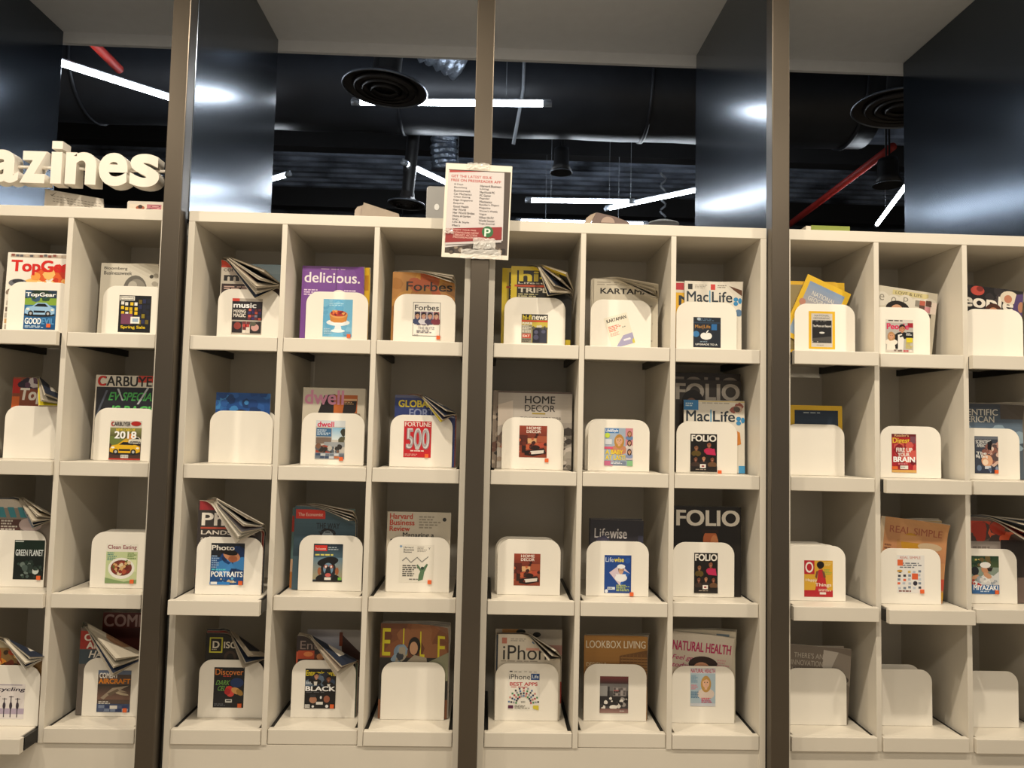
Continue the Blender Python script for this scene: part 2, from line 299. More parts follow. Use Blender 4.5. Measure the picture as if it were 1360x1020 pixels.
CARD['2B4'] = ('two men in dark suits', BG('17181c') + [('t', .02, .04, .98, .18, 'Entertainment', 'e0cc2a', .025), ('b', 0, .2, 1, .5, 16, .14, ['202634', '344660', '141417', '5a6c80'], 3)] + face(.36, .18, .15, 'c58c6c', '20140f', '16171b') + face(.76, .25, .15, '8a5638', '120c0a', '121215') + [('p', [(.28, .32), (.4, .32), (.38, .42), (.3, .42)], 'e4e0d8'), ('p', [(.72, .38), (.82, .38), (.8, .46), (.74, .46)], 'e4e0d8'), ('l', .03, .33, .28, .4, 2, 'dfe8f0'), ('r', 0, .44, 1, 1, '0f0f12'), ('t', .02, .44, .99, .56, 'BLACK', 'ffffff', .03), ('l', .05, .58, .95, .62, 1, '5a5a60'), ('e', .28, .78, .12, .09, 'b07c60'), ('e', .72, .76, .1, .09, '9a5c44'), ('r', .18, .64, .36, .72, '2a2a30'), ('e', .53, .72, .03, .04, 'e8e8e8'), ('r', .38, .83, .6, .9, 'e8e6e0'), ('e', .73, .94, .05, .04, 'e8e8e8'), ('e', .28, .95, .04, .03, 'e8e8e8')] + BAR(.02, .9, .16, .08))
CARD['2C1'] = ('white business cover with row of portraits', BG('f1ede4') + [('r', 0, 0, 1, .012, '222222'), ('r', 0, .985, 1, 1, '222222'), ('r', 0, 0, .015, 1, '222222'), ('r', .985, 0, 1, 1, '222222'), ('t', .06, .08, .94, .24, 'Forbes', '2c2a30', .012)] + sum([[('r', .06+.23*i, .28, .27+.23*i, .66, ['5c5470', '7a5c78', '8a7c98', 'a05c60'][i])] + face(.165+.23*i, .4, .17, 'd0a088', '2a2020', ['3a4468', 'd8d4dc', '4a4460', '7c3040'][i]) for i in range(4)], []) + [('l', .15, .66, .85, .69, 1, '4a3a58'), ('t', .2, .72, .8, .8, 'THE BLITZ', '9a96a0'), ('l', .15, .83, .85, .92, 2, '8a8690'), ('l', .05, .95, .3, .98, 1, '9a96a0')])
CARD['2C2'] = ('red cover with large silver numerals', BG('c4222c') + [('t', .03, .02, .97, .15, 'FORTUNE', 'f0dcd4', .02), ('t', .07, .2, .95, .78, '500', '8a6c70', .03), ('t', .1, .19, .93, .75, '500', 'd4d2d4', .018), ('t', .16, .23, .88, .71, '500', 'a8a4a8', 0), ('l', .25, .8, .75, .86, 1, 'f0d8d0', 2), ('l', .05, .9, .7, .97, 2, 'e0a098', 3), ('e', .5, .74, .08, .05, 'c8c4c4')])
CARD['2C3'] = ('white sketch with green figure', BG('ede8dc') + [('t', .12, .05, .4, .1, 'Harvard', '333333', .012), ('t', .12, .11, .42, .16, 'Business', '333333', .012), ('t', .12, .17, .36, .22, 'Review', '333333', .012), ('e', .04, .05, .04, .03, '8aa8c8'), ('l', .52, .05, .8, .2, 4, 'b0aaa0', 3), ('t', .84, .07, .9, .12, 'Y', '555555'), ('p', [(.08, .42), (.2, .33), (.21, .35), (.1, .44)], '8a8a86'), ('p', [(.2, .33), (.34, .46), (.33, .48), (.19, .35)], '8a8a86'), ('p', [(.34, .46), (.52, .32), (.53, .34), (.34, .49)], '8a8a86'), ('p', [(.52, .32), (.66, .44), (.65, .46), (.51, .34)], '8a8a86'), ('p', [(.66, .44), (.84, .3), (.85, .32), (.66, .47)], '8a8a86'), ('l', .1, .54, .62, .86, 6, '55544f', 5), ('p', [(.5, .54), (.54, .52), (.66, .66), (.8, .5), (.84, .52), (.74, .72), (.7, .92), (.56, .96), (.58, .8), (.62, .7)], '5a7a5a'), ('e', .68, .62, .05, .04, '33443a'), ('l', .3, .9, .7, .95, 1, '77756f')])
CARD['3A1'] = ('yellow and black loudspeakers', BG('c9b648') + [('r', 0, 0, 1, .2, '26261e'), ('t', .04, .02, .38, .19, 'hi-fi', 'e8d23c', .025), ('t', .4, .05, .97, .19, 'news', 'f2eee2', .025), ('r', 0, .21, 1, .27, 'c8402c'), ('t', .03, .28, .4, .36, 'PLINIUS', 'ffffff', .03), ('r', 0, .38, .4, 1, '8a8678'), ('l', .03, .4, .38, .66, 5, 'd8d4c6', 4), ('r', .03, .68, .36, .84, 'b8442f'), ('t', .06, .72, .32, .8, 'EAT', 'e8e2d8', .02), ('l', .03, .86, .38, .98, 3, '3a382f', 2), ('r', .42, .46, .98, 1, '2b2c3c'), ('r', .44, .5, .68, .98, '1f202c'), ('r', .72, .48, .97, .98, '353646'), ('e', .56, .62, .08, .07, '555670'), ('e', .56, .8, .1, .09, '4a4a64'), ('e', .84, .6, .08, .06, '565872'), ('b', .45, .38, .98, .5, 8, .06, ['3c3c34', 'cfc9b4', '5a5648'], 6)])
HD = BG('8a3f2a') + [('g', 0, 0, 1, .5, '9c4430', '6a2f22'), ('t', .26, .03, .78, .12, 'HOME', 'f0e2d8', .03), ('t', .26, .14, .78, .23, 'DECOR', 'f0e2d8', .03), ('r', .0, .3, .3, .62, '5a261c'), ('r', .3, .4, .62, .56, 'd9a878'), ('r', .62, .32, 1, .52, 'a8563a'), ('p', [(.2, .6), (.9, .52), (1, .66), (.35, .74)], 'b8503a'), ('e', .55, .68, .2, .07, '2a1814'), ('r', .1, .62, .24, .86, '331c16'), ('p', [(.2, .8), (.9, .7), (.98, .86), (.5, .96), (.2, .92)], '24130f'), ('p', [(.4, .8), (.9, .76), (.88, .86), (.45, .9)], 'e0d8cf'), ('b', 0, .26, 1, .9, 18, .06, ['6a2d20', 'c0603c', '44201a', '9a4a30'], 4), ('e', .64, .28, .05, .04, '3a1a14')]
CARD['3A2'] = ('red brown dining room', HD)
CARD['3A3'] = ('red brown dining room', HD)
CARD['3A4'] = ('white app icon arch', BG('f0ece2') + [('m', .04, .02, .96, .07, 6, 1, ['333333', 'c9c4ba', 'b8b4ac'], 3, .6), ('t', .03, .1, .7, .23, 'iPhone', '3a3a3c', .004), ('r', .72, .08, .99, .24, '1f4a86'), ('t', .76, .11, .96, .2, 'Life', 'e8f0f8', .01), ('t', .06, .3, .93, .39, 'BEST APPS', 'c23038', .02), ('l', .1, .41, .9, .45, 1, 'd07a78')] + [('r', .5+.42*math.cos(t)*rr-.025, .84-.36*math.sin(t)*rr-.02, .5+.42*math.cos(t)*rr+.03, .84-.36*math.sin(t)*rr+.025, ['33333a', 'b03a4a', '5c7ca8', '4c8a5c', '222a4a', '9a9aa4', 'd08a80'][(i*3+j*5) % 7]) for j, rr in enumerate((1.1, .92, .74, .56)) for i, t in enumerate([.12+.29*q for q in range(11)])] + [('l', .42, .78, .62, .82, 1, '555555'), ('r', .02, .88, .18, .96, '5a1f44'), ('l', .22, .88, .7, .97, 3, '888478', 3), ('p', [(.8, .88), (.98, .88), (.98, 1), (.8, .96)], 'd8c83c')])
CARD['3B1'] = ('tilted cream leaflet with lavender corner', BG('efe8d6') + [('t', .08, .07, .93, .18, 'KARTAMAN', '2a2826', .025), ('l', .08, .3, .62, .5, 4, 'd8705c', 5), ('l', .08, .52, .5, .64, 3, 'd8a898', 6), ('m', .66, .4, .92, .56, 3, 3, ['8a887e', 'efe8d6'], 4, .6), ('p', [(.16, 1), (.6, .68), (1, .66), (1, 1)], 'a9a6c8'), ('r', .56, .8, .86, .86, 'e8e6ee'), ('p', [(.9, .9), (1, .84), (1, 1), (.9, 1)], 'd8cc5a')])
CARD['3B2'] = ('smiling blonde woman', BG('a8b8cc') + [('r', .02, .02, .5, .14, '3a7cc0'), ('t', .04, .03, .48, .13, 'Life&Style', 'ffffff', .02)] + face(.52, .32, .26, 'e0b08c', 'bf8c3e', 'c98a6c', True) + [('r', .74, 0, 1, .5, 'd8909c')] + face(.88, .14, .12, 'cf9a7a', '8a5a3a', '6a8ab8', True) + face(.88, .38, .12, 'd5a080', '4a2c20', 'e0d8d4', True) + [('e', .1, .2, .09, .07, 'c4d84a'), ('r', .02, .3, .26, .44, 'd8dce4'), ('r', 0, .5, .3, .56, 'd85a78'), ('t', .04, .58, .66, .7, 'A BABY', 'efd43a', .03), ('t', .04, .72, .74, .85, 'AT LAST!', 'efd43a', .03), ('r', .76, .54, 1, .84, 'd0c4c8')] + face(.88, .62, .12, 'd5a080', '33211a', '8a9ac0', True) + [('r', 0, .87, .3, 1, 'c46a8c'), ('r', .22, .88, .76, .97, '7a88a0'), ('l', .24, .9, .74, .96, 2, 'e8ecf0'), ('r', .8, .86, 1, 1, '8ac08c')])
CARD['3B3'] = ('blue cover with woman in white cap', BG('1f4690') + [('t', .04, .06, .34, .18, 'Life', 'd8e4f4', .004), ('t', .36, .06, .72, .18, 'wise', 'e8d84a', .02), ('e', .86, .14, .1, .08, '2a58a8'), ('p', [(.18, .46), (.6, .24), (.95, .48), (.6, .82)], 'd9c8d4'), ('p', [(.6, .36), (.95, .48), (.6, .82)], '2c62b8')] + face(.62, .4, .2, 'd8a888', '3a2a22', 'eef0f4') + [('e', .62, .3, .15, .06, 'f0f2f6'), ('p', [(.42, .5), (.8, .5), (.78, .62), (.6, .72), (.46, .62)], 'f2f2f6'), ('l', .45, .78, .95, .96, 5, 'b8c86a', 4), ('r', .12, .84, .4, .91, 'd8e0ec'), ('l', .15, .86, .38, .9, 1, '445'), ('e', .08, .95, .06, .05, 'e8ecf4')])
CARD['3B4'] = ('dark grey restaurant interior', BG('4a4648') + [('g', 0, 0, 1, .22, '7a3a3c', '3a2c2e'), ('r', 0, .2, 1, .4, '6f6c6c'), ('r', 0, .26, .26, .7, '8f8d8c'), ('r', .28, .28, .34, .76, '211f21'), ('r', .46, .3, .92, .54, '8a8482'), ('m', .48, .32, .9, .52, 5, 3, ['5c5656', 'a09896', '3c383a'], 3, .9), ('l', .5, .38, .75, .42, 1, 'b84048'), ('r', 0, .54, 1, .82, '262326'), ('b', .05, .58, .98, .86, 26, .06, ['161416', 'dcd6cf', '3a3638', '9a9490', '222022'], 7), ('e', .48, .84, .14, .06, 'e6e0d8'), ('g', 0, .88, 1, 1, '7c5a54', '9a7a72'), ('l', .7, .93, .95, .97, 1, 'd8d0c8')])
CARD['3C1'] = ('navy technology cover with white apple shape', BG('1c2430') + [('t', .06, .25, .62, .4, 'Mac|Life', 'b5823c', .015), ('r', .66, .22, .86, .42, '2a6aa8'), ('e', .1, .56, .12, .1, '3c7cb4'), ('l', .2, .05, .9, .14, 2, '54708c'), ('e', .2, .06, .07, .05, 'a8b8c8'), ('r', 0, .16, 1, .2, '2a3f56')] + APPLE(.47, .62, .3, 'eeeeea') + [('l', .25, .8, .65, .84, 1, '8aa0b4'), ('t', .08, .87, .88, .93, 'UPGRADE TO A', 'e8e8e4', .015)])
FO = BG('17120f') + [('t', .04, .03, .97, .2, 'FOLIO', 'f4efe6', .03)] + face(.7, .28, .17, '9a5c42', '0f0a08', 'b8264a') + face(.22, .36, .16, '8a5a3c', '100b09', '5c4a1c') + face(.2, .66, .15, '7a4a34', '0d0907', '3c2c24') + face(.82, .66, .15, '8a5038', '0d0907', '6a4a30') + face(.5, .64, .14, 'b07a58', '140d0a', '2c2422') + [('p', [(.5, .42), (.9, .38), (.95, .56), (.6, .54)], 'c42a58'), ('r', 0, .86, 1, 1, '1a1412'), ('r', .36, .8, .58, .9, 'eee8e0'), ('r', .42, .83, .52, .87, '8a2a30'), ('l', .2, .93, .8, .96, 1, 'a89a8c')]
CARD['3C2'] = ('black cover with group of five people', FO)
CARD['3C3'] = ('black cover with group of five people', FO)
CARD['3C4'] = ('smiling woman with wavy fair hair', BG('a8bcc8') + [('r', 0, 0, 1, .14, 'd8dce0'), ('t', .02, .02, .98, .13, 'NATURAL HEALTH', 'c02a58', .02)] + face(.62, .38, .3, 'e0b294', 'b8904e', 'd8c8bc', True) + [('l', .03, .2, .3, .4, 5, '7aa0b8', 4), ('l', .03, .44, .3, .58, 3, 'd88a98', 5), ('l', .03, .62, .36, .8, 5, '4a7aa0', 6), ('l', .44, .78, .96, .92, 4, 'c83a62', 7), ('r', 0, .92, 1, 1, 'c8ccd4')])
CARD['4A1'] = ('yellow framed moon picture', BG('e2b524') + [('r', .1, .06, .9, .95, 'cfc9c0'), ('t', .22, .09, .78, .14, 'NATIONAL', '6a6a66', .01), ('t', .18, .16, .82, .21, 'GEOGRAPHIC', '6a6a66', .01), ('r', .13, .24, .87, .84, '1d1c1e'), ('t', .15, .36, .85, .44, 'The Moon and Beyond', 'f2efe8', .012), ('e', .5, .57, .1, .025, 'd8d8d4'), ('p', [(.13, .72), (.87, .66), (.87, .84), (.13, .84)], '4a4846'), ('m', .13, .25, .87, .28, 12, 1, ['8a8a88', '1d1c1e'], 3, .7), ('m', .13, .8, .87, .83, 12, 1, ['b8b4ac', '2d2c2e'], 4, .7), ('l', .3, .89, .7, .92, 1, 'a09a90')])
CARD['4A3'] = ('red and yellow cover with large round letter', BG('d9a832') + [('r', 0, 0, .36, .38, 'b8202c'), ('e', .18, .19, .14, .15, 'f2ece2'), ('e', .18, .19, .09, .1, 'b8202c'), ('l', .7, .05, .97, .16, 3, 'e8d084', 2), ('l', .7, .24, .97, .4, 4, '8ab04a', 3), ('p', [(.5, .26), (.64, .24), (.74, .46), (.82, .9), (.36, .9), (.46, .5)], 'c02830'), ('e', .56, .16, .09, .08, '7a4a34'), ('e', .57, .12, .13, .1, '1c120f'), ('p', [(.42, .3), (.5, .28), (.44, .5), (.38, .46)], '7a4a34'), ('p', [(.62, .28), (.7, .3), (.76, .46), (.68, .48)], '7a4a34'), ('r', 0, .82, 1, 1, 'b8242c'), ('t', .05, .5, .45, .6, 'Happy', 'f4e4d0', .02), ('t', .38, .62, .95, .74, 'Things', 'f4e4d0', .02), ('l', .5, .78, .95, .86, 2, 'f0d0c0', 4), ('r', .54, .87, .76, .93, 'efe6dc')])
CARD['4B1'] = ('couple in white dress and dinner jacket', BG('b8b4ae') + [('r', 0, 0, 1, .1, 'd8d4cc'), ('l', .1, .02, .9, .08, 1, '33302c'), ('r', .8, .1, 1, .24, 'a02030'), ('t', .04, .12, .84, .36, 'People', 'd6285c', .035)] + face(.6, .27, .22, 'c08460', '1e1410', '15151a') + [('p', [(.4, .48), (.58, .44), (.66, .6), (.62, 1), (.44, 1)], 'e8e6e2'), ('p', [(.5, .5), (.62, .47), (.63, .52), (.51, .55)], '17171b'), ('r', .76, .38, 1, .56, '202026'), ('r', .3, .46, .44, .9, '141418')] + face(.2, .5, .2, 'd09a78', 'b88a5c', 'efe6da', True) + [('p', [(.05, .68), (.3, .64), (.36, .98), (.02, 1)], 'f0e8dc'), ('r', .74, .56, .97, .7, 'dcc92c'), ('l', .72, .72, .97, .9, 4, 'd8c63c', 3), ('l', .74, .42, .95, .5, 2, 'e8e8e8', 4), ('r', 0, .94, 1, 1, 'd8d0c8'), ('m', .3, .93, .95, 1, 6, 1, ['c05a60', 'e8e0d8', '8a7a70'], 5, .8)])
CARD['4B2'] = ('red cover with white headline lettering', BG('a8222a') + [('r', 0, 0, 1, .08, '6a1c22'), ('t', .12, .01, .7, .07, "Reader's", 'e8c08a', .01), ('t', .04, .1, .74, .28, 'Digest', 'e8c23c', .025), ('r', .76, .06, .97, .24, '7a4a58'), ('b', .3, .2, 1, .9, 14, .18, ['b8303a', '8a1a24', 'd05a50', '74141e'], 4), ('t', .18, .36, .84, .47, 'FIRE UP', 'f2ece4', .03), ('t', .24, .49, .72, .58, 'YOUR', 'f2ece4', .03), ('t', .06, .59, .94, .73, 'BRAIN', 'ffffff', .035), ('l', .25, .76, .8, .82, 1, 'e0808a', 3), ('r', .34, .82, .66, .91, 'e6e2da'), ('l', .37, .85, .62, .88, 1, '444444'), ('r', 0, .84, .24, .92, 'e06a2c'), ('r', 0, .93, 1, 1, 'd8a85c')])
CARD['4B3'] = ('white cover with small coloured drawings', BG('e8e6e2') + [('t', .12, .03, .86, .1, 'REAL SIMPLE', 'c88a80', .012), ('l', .1, .2, .92, .36, 3, '6a7078', 5), ('m', .04, .4, .94, .94, 5, 5, ['e8e6e2', 'b8c0cc', 'e2643a', '7c8898', 'e8e6e2', 'd8b860', 'c4ccd6', '3a3c46'], 11, .55), ('r', .02, .12, .22, .28, 'e06a3a'), ('r', .54, .48, .76, .64, 'dd6236'), ('e', .66, .74, .08, .06, '33303c'), ('e', .1, .42, .1, .03, 'c89a3c'), ('l', .06, .93, .7, .99, 1, '7a3a34', 3)])
CARD['4C2'] = ('grey blue science cover with glowing fist', BG('3c4250') + [('r', 0, 0, 1, .08, '6a707a'), ('t', .05, .1, .7, .2, 'SCIENTIFIC', 'e4e4e0', .015), ('t', .1, .21, .6, .3, 'AMERICAN', 'e4e4e0', .015), ('b', .3, .25, 1, .7, 22, .12, ['b88a7c', '8a5a50', 'd8b8a8', '5c4a4c', 'e8d0c0'], 7), ('p', [(.55, .16), (.75, .12), (.7, .38), (.54, .36)], '17151a'), ('e', .52, .66, .24, .16, 'e0a884'), ('e', .45, .7, .12, .08, 'f4dcc4'), ('t', .06, .42, .5, .5, 'The', 'f0f0ec', .02), ('t', .05, .5, .55, .6, 'Big Bang', 'f4f4f0', .02), ('r', 0, .84, 1, 1, '30364a'), ('e', .18, .86, .1, .08, '6a7c98'), ('r', .42, .8, .68, .88, 'd0d4dc'), ('b', .6, .86, .98, .98, 8, .05, ['5a6a8a', '8a98b0', '2a3044'], 5)])
CARD['4C3'] = ('golfer in white cap', BG('8a9a8c') + [('g', 0, 0, 1, .3, '24402c', '4a5a38'), ('l', .05, .08, .95, .16, 1, 'c8b868', 3), ('b', 0, .02, 1, .3, 14, .1, ['1f3a2a', '3c5c3c', '6a5a34'], 3), ('e', .12, .4, .14, .12, '20252c'), ('p', [(.2, .62), (.5, .46), (.8, .52), (1, .4), (1, .8), (.2, .84)], 'dcdedd'), ('e', .5, .34, .15, .12, 'c8906c'), ('e', .5, .24, .2, .08, 'efeeea'), ('p', [(.56, .32), (.78, .3), (.72, .4), (.6, .4)], '2a2420'), ('e', .58, .52, .16, .07, 'd09c78', 20), ('e', .12, .56, .14, .05, 'd09c78', -15), ('b', .2, .6, .9, .8, 16, .08, ['f0efec', 'b8bcc0', 'dcdad8', 'a0a8b0'], 6), ('r', 0, .76, 1, 1, '3466a0'), ('p', [(.2, .7), (.4, .78), (.2, .82)], 'c0282c'), ('b', 0, .62, .12, .74, 5, .06, ['e8e8e8', 'b03a30'], 2), ('t', .05, .77, .95, .9, 'MIYAZAKI', 'ffffff', .03), ('l', .3, .92, .8, .97, 1, 'c8d8e8')])
STICKER = {'1B1': (.8, .9), '1B3': (.86, .95), '1C3': (.86, .95), '1C4': (.86, .95), '2A3': (.92, .95), '2A4': (.88, .94), '2B1': (.9, .97), '2B2': (.9, .99), '2B4': (.9, .94), '2C1': (.95, 1.03), '2C2': (.85, .95), '2C3': (.9, .98), '3A2': (1.0, 1.08), '3B3': (1.02, 1.02), '3C2': (1.1, 1.0), '4B3': (.9, .95), '4C2': (.9, .95), '4C3': (.9, .95)}

# ------------------------------------------------------------------ bending of paper: a roll about a slanted line
class Fold:
    """points (x,z,t) on the stack: t is depth behind the front plane Y0; beyond the line P-Q the paper rolls forward"""
    def __init__(s, Y0, z0, P=None, Q=None, phi=0, R=.02, lean=.02, spread=0):
        s.spread = spread; s.Y0, s.z0, s.phi, s.R, s.lean = Y0, z0, math.radians(phi), R, lean; s.P = P
        if P:
            d = Vector((Q[0]-P[0], Q[1]-P[1])).normalized(); s.n = Vector((-d.y, d.x))   # to the upper right
            if s.n.y < 0: s.n = -s.n
            s.C = s.cuts()
    def sdist(s, x, z): return (x-s.P[0])*s.n.x + (z-s.P[1])*s.n.y
    def roll(s, d, t, phi):
        R = s.R; L = R*phi; a = min(d, L)/R; g = t
        if s.spread > .5: g = t*(1-.5*min(1, d/(.4*L))+s.spread*max(0, min(d, .13)-.4*L)/.06)
        else: g = t*(1+s.spread*min(d, .13)/.06)
        u = (R+g)*math.sin(a); dy = g-(R+g)*(1-math.cos(a))
        if d > L: u += (d-L)*math.cos(phi); dy -= (d-L)*math.sin(phi)
        return u, dy
    def at(s, x, z, t, dphi=0):
        Y = s.Y0 + t + (z-s.z0)*s.lean
        if s.P:
            d = s.sdist(x, z)
            if d > 0:                       # facets between the cuts stay flat, so print lies on its paper
                phi = max(.02, s.phi+dphi); k = 0
                while k < len(s.C)-2 and d > s.C[k+1]: k += 1
                c0, c1 = s.C[k], s.C[k+1]; q = (d-c0)/(c1-c0)
                u0, y0 = s.roll(c0, t, phi); u1, y1 = s.roll(c1, t, phi)
                u = u0+(u1-u0)*q; Y += y0+(y1-y0)*q - t
                x += (u-d)*s.n.x; z += (u-d)*s.n.y
        return (x, Y, z)
    def cuts(s):
        if not s.P: return []
        L = s.R*s.phi; n = max(3, int(s.phi/.2)); return [L*i/n for i in range(n+1)] + ([.13, .4] if L < .12 else [L+.3])
    def split(s, poly):
        """split a convex (x,z) polygon into strips across the roll"""
        if not s.P: return [poly]
        off = s.P[0]*s.n.x+s.P[1]*s.n.y; out = []; rest = poly
        for c in s.C:
            a = clip(rest, s.n.x, s.n.y, c+off)
            if len(a) >= 3: out.append(a)
            rest = clip(rest, -s.n.x, -s.n.y, -(c+off))
            if len(rest) < 3: return out
        out.append(rest); return out

INK = .00003
def frame(x0, z0, w_, h_, rot):
    """unit (u,v) with v down -> (x,z); the sheet turns clockwise about its lower left corner"""
    c, s_ = math.cos(math.radians(-rot)), math.sin(math.radians(-rot))
    return lambda u, v: (x0 + u*w_*c - (1-v)*h_*s_, z0 + u*w_*s_ + (1-v)*h_*c)

def magazine(cell, art, x0, w_, h_, t0, th, fold, label, group=None, rot=0, dphi=0, back='8a8478', z0=0, seed=0):
    rnd = random.Random(cell+str(seed)); Fm = frame(x0, z0, w_, h_, rot)
    base = Fm(.5, 1)
    root = thing('magazine', (base[0], fold.Y0+t0, z0), label, 'magazine', group)
    cv = MB()
    def sheet(mb, polys, t, col, flip=False):
        for p in polys:
            for q in fold.split([Fm(u, v) for u, v in p]):
                pts = [fold.at(x, z, t, dphi) for x, z in q]
                mb.poly(pts[::-1] if flip else pts, col)
    lay = art_polys(art)
    for i, (ps, c) in enumerate(lay):
        sheet(cv, [q for q in (clip01(p) for p in ps) if len(q) >= 3], t0 - i*INK, c)
    sq = [[(0, 0), (1, 0), (1, 1), (0, 1)]]
    bc = lin(back)
    sheet(cv, sq, t0+.0004, lin('d8d0c0')); sheet(cv, sq, t0+th-.0004, lin('d8d0c0')); sheet(cv, sq, t0+th, bc)
    for k in range(10):                     # spine
        v0, v1 = k/10, (k+1)/10
        a, b = Fm(0, v0), Fm(0, v1)
        cv.poly([fold.at(*a, t0, dphi), fold.at(*b, t0, dphi), fold.at(*b, t0+th, dphi), fold.at(*a, t0+th, dphi)], lay[0][1])
    # advert on the back cover
    bx = rnd.choice([[('r', .08, .08, .92, .5, 'b9b2a6')], [('r', 0, 0, 1, .34, '2a3140'), ('r', .2, .1, .8, .2, 'c9c2b6')], [('r', .1, .06, .9, .3, '1d1f26'), ('r', .1, .36, .9, .9, 'a89c8c')], [('e', .5, .3, .3, .2, 'a07c60')]])
    for i, (ps, c) in enumerate(art_polys(bx)): sheet(cv, ps, t0+th+(i+1)*INK, c)
    cv.build('cover', PRINT, root, loc=ROOTLOC[root.name])
    pg = MB(); n = 5; e = .006
    for j in range(n):
        a0 = t0+.0006+(th-.0012)*j/n; a1 = a0+(th-.0012)/n*.72; jit = (rnd.random())*.006
        rect = [(.0, e+jit), (1-e-jit*.5, e+jit), (1-e-jit*.5, 1-.002), (.0, 1-.002)]
        base_pts = [Fm(u, v) for u, v in rect]; ln = [(base_pts[k], base_pts[(k+1) % 4]) for k in range(4)]
        for q in fold.split(base_pts):
            pg.poly([fold.at(x, z, a0, dphi) for x, z in q]); pg.poly([fold.at(x, z, a1, dphi) for x, z in q][::-1])
            for k in range(len(q)):
                A, B = q[k-1], q[k]
                for (P_, Q_) in ln:
                    dx, dz = Q_[0]-P_[0], Q_[1]-P_[1]; L = math.hypot(dx, dz)
                    if abs((A[0]-P_[0])*dz-(A[1]-P_[1])*dx)/L < 1e-6 and abs((B[0]-P_[0])*dz-(B[1]-P_[1])*dx)/L < 1e-6:
                        pg.poly([fold.at(*A, a0, dphi), fold.at(*B, a0, dphi), fold.at(*B, a1, dphi), fold.at(*A, a1, dphi)])
    pg.build('pages', PAGE if rnd.random() < .6 else PAGE2, root, loc=ROOTLOC[root.name])
    return root
CELLS = {
    '1B1': (-0.026, -1.018, (-0.0483, 0.055, 0.0151, 0.1455)),
    '1B2': (-0.010, -1.012, None),
    '1B3': (-0.012, -1.054, (0.0052, 0.1016, 0.025, 0.1512)),
    '1B4': (-0.089, -1.010, (-0.0319, 0.0601, 0.0216, 0.1284)),
    '1C1': (0.000, -0.721, (-0.0501, 0.0562, 0.0164, 0.1409)),
    '1C2': (0.000, -0.726, (-0.0518, 0.0513, -0.0038, 0.1261)),
    '1C3': (-0.004, -0.703, (-0.0555, 0.0457, 0.0162, 0.1432)),
    '1C4': (-0.003, -0.712, (-0.0572, 0.0488, 0.014, 0.1466)),
    '2A1': (0.000, -0.339, (-0.0564, 0.0445, 0.0187, 0.1413)),
    '2A2': (0.000, -0.347, None),
    '2A3': (-0.071, -0.338, (-0.0587, 0.0471, 0.0311, 0.1622)),
    '2A4': (-0.003, -0.341, (-0.0559, 0.0424, 0.0325, 0.1611)),
    '2B1': (0.000, -0.044, (-0.0461, 0.0523, 0.0191, 0.1473)),
    '2B2': (0.000, -0.042, (-0.0577, 0.0398, 0.0206, 0.1493)),
    '2B3': (0.008, -0.033, (-0.0567, 0.0395, 0.0297, 0.1535)),
    '2B4': (0.006, -0.043, (-0.0604, 0.0404, 0.0303, 0.1574)),
    '2C1': (0.000, 0.252, (-0.0395, 0.0532, 0.0295, 0.1455)),
    '2C2': (0.000, 0.253, (-0.0584, 0.0336, 0.0319, 0.1536)),
    '2C3': (0.010, 0.256, (-0.0629, 0.0506, 0.0318, 0.1559)),
    '2C4': (-0.002, 0.251, None),
    '3A1': (0.000, 0.627, (-0.0448, 0.0446, 0.0161, 0.1144)),
    '3A2': (0.000, 0.629, (-0.0461, 0.0478, 0.0403, 0.1473)),
    '3A3': (-0.002, 0.624, (-0.05, 0.0374, 0.0303, 0.1349)),
    '3A4': (0.000, 0.626, (-0.0627, 0.0425, 0.0233, 0.1632)),
    '3B1': (0.000, 0.922, (-0.056, 0.0488, 0.0213, 0.1118)),
    '3B2': (0.000, 0.921, (-0.0492, 0.0475, 0.0187, 0.1463)),
    '3B3': (-0.004, 0.919, (-0.0438, 0.0461, 0.011, 0.1356)),
    '3B4': (0.006, 0.921, (-0.0513, 0.0435, 0.0269, 0.1457)),
    '3C1': (0.000, 1.218, (-0.0457, 0.0489, 0.0161, 0.1202)),
    '3C2': (0.000, 1.222, (-0.0567, 0.0346, -0.0031, 0.1326)),
    '3C3': (0.008, 1.211, (-0.0318, 0.0482, 0.0132, 0.1465)),
    '3C4': (-0.002, 1.214, (-0.0437, 0.0406, 0.0552, 0.1792)),
    '4A1': (-0.030, 1.616, (-0.0559, 0.0348, 0.0178, 0.1471)),
    '4A2': (0.000, 1.592, None),
    '4A3': (-0.022, 1.576, (-0.0356, 0.0607, 0.0134, 0.133)),
    '4A4': (-0.008, 1.590, None),
    '4B1': (-0.004, 1.892, (-0.052, 0.0448, 0.0175, 0.1301)),
    '4B2': (-0.036, 1.906, (-0.0654, 0.0188, 0.0181, 0.148)),
    '4B3': (-0.047, 1.884, (-0.0435, 0.0491, 0.0359, 0.1598)),
    '4B4': (-0.006, 1.882, None),
    '4C1': (-0.020, 2.209, None),
    '4C2': (-0.015, 2.193, (-0.0532, 0.0288, 0.0205, 0.147)),
    '4C3': (-0.019, 2.162, (-0.0515, 0.0419, 0.0318, 0.1575)),
    '4C4': (-0.012, 2.173, None),
}

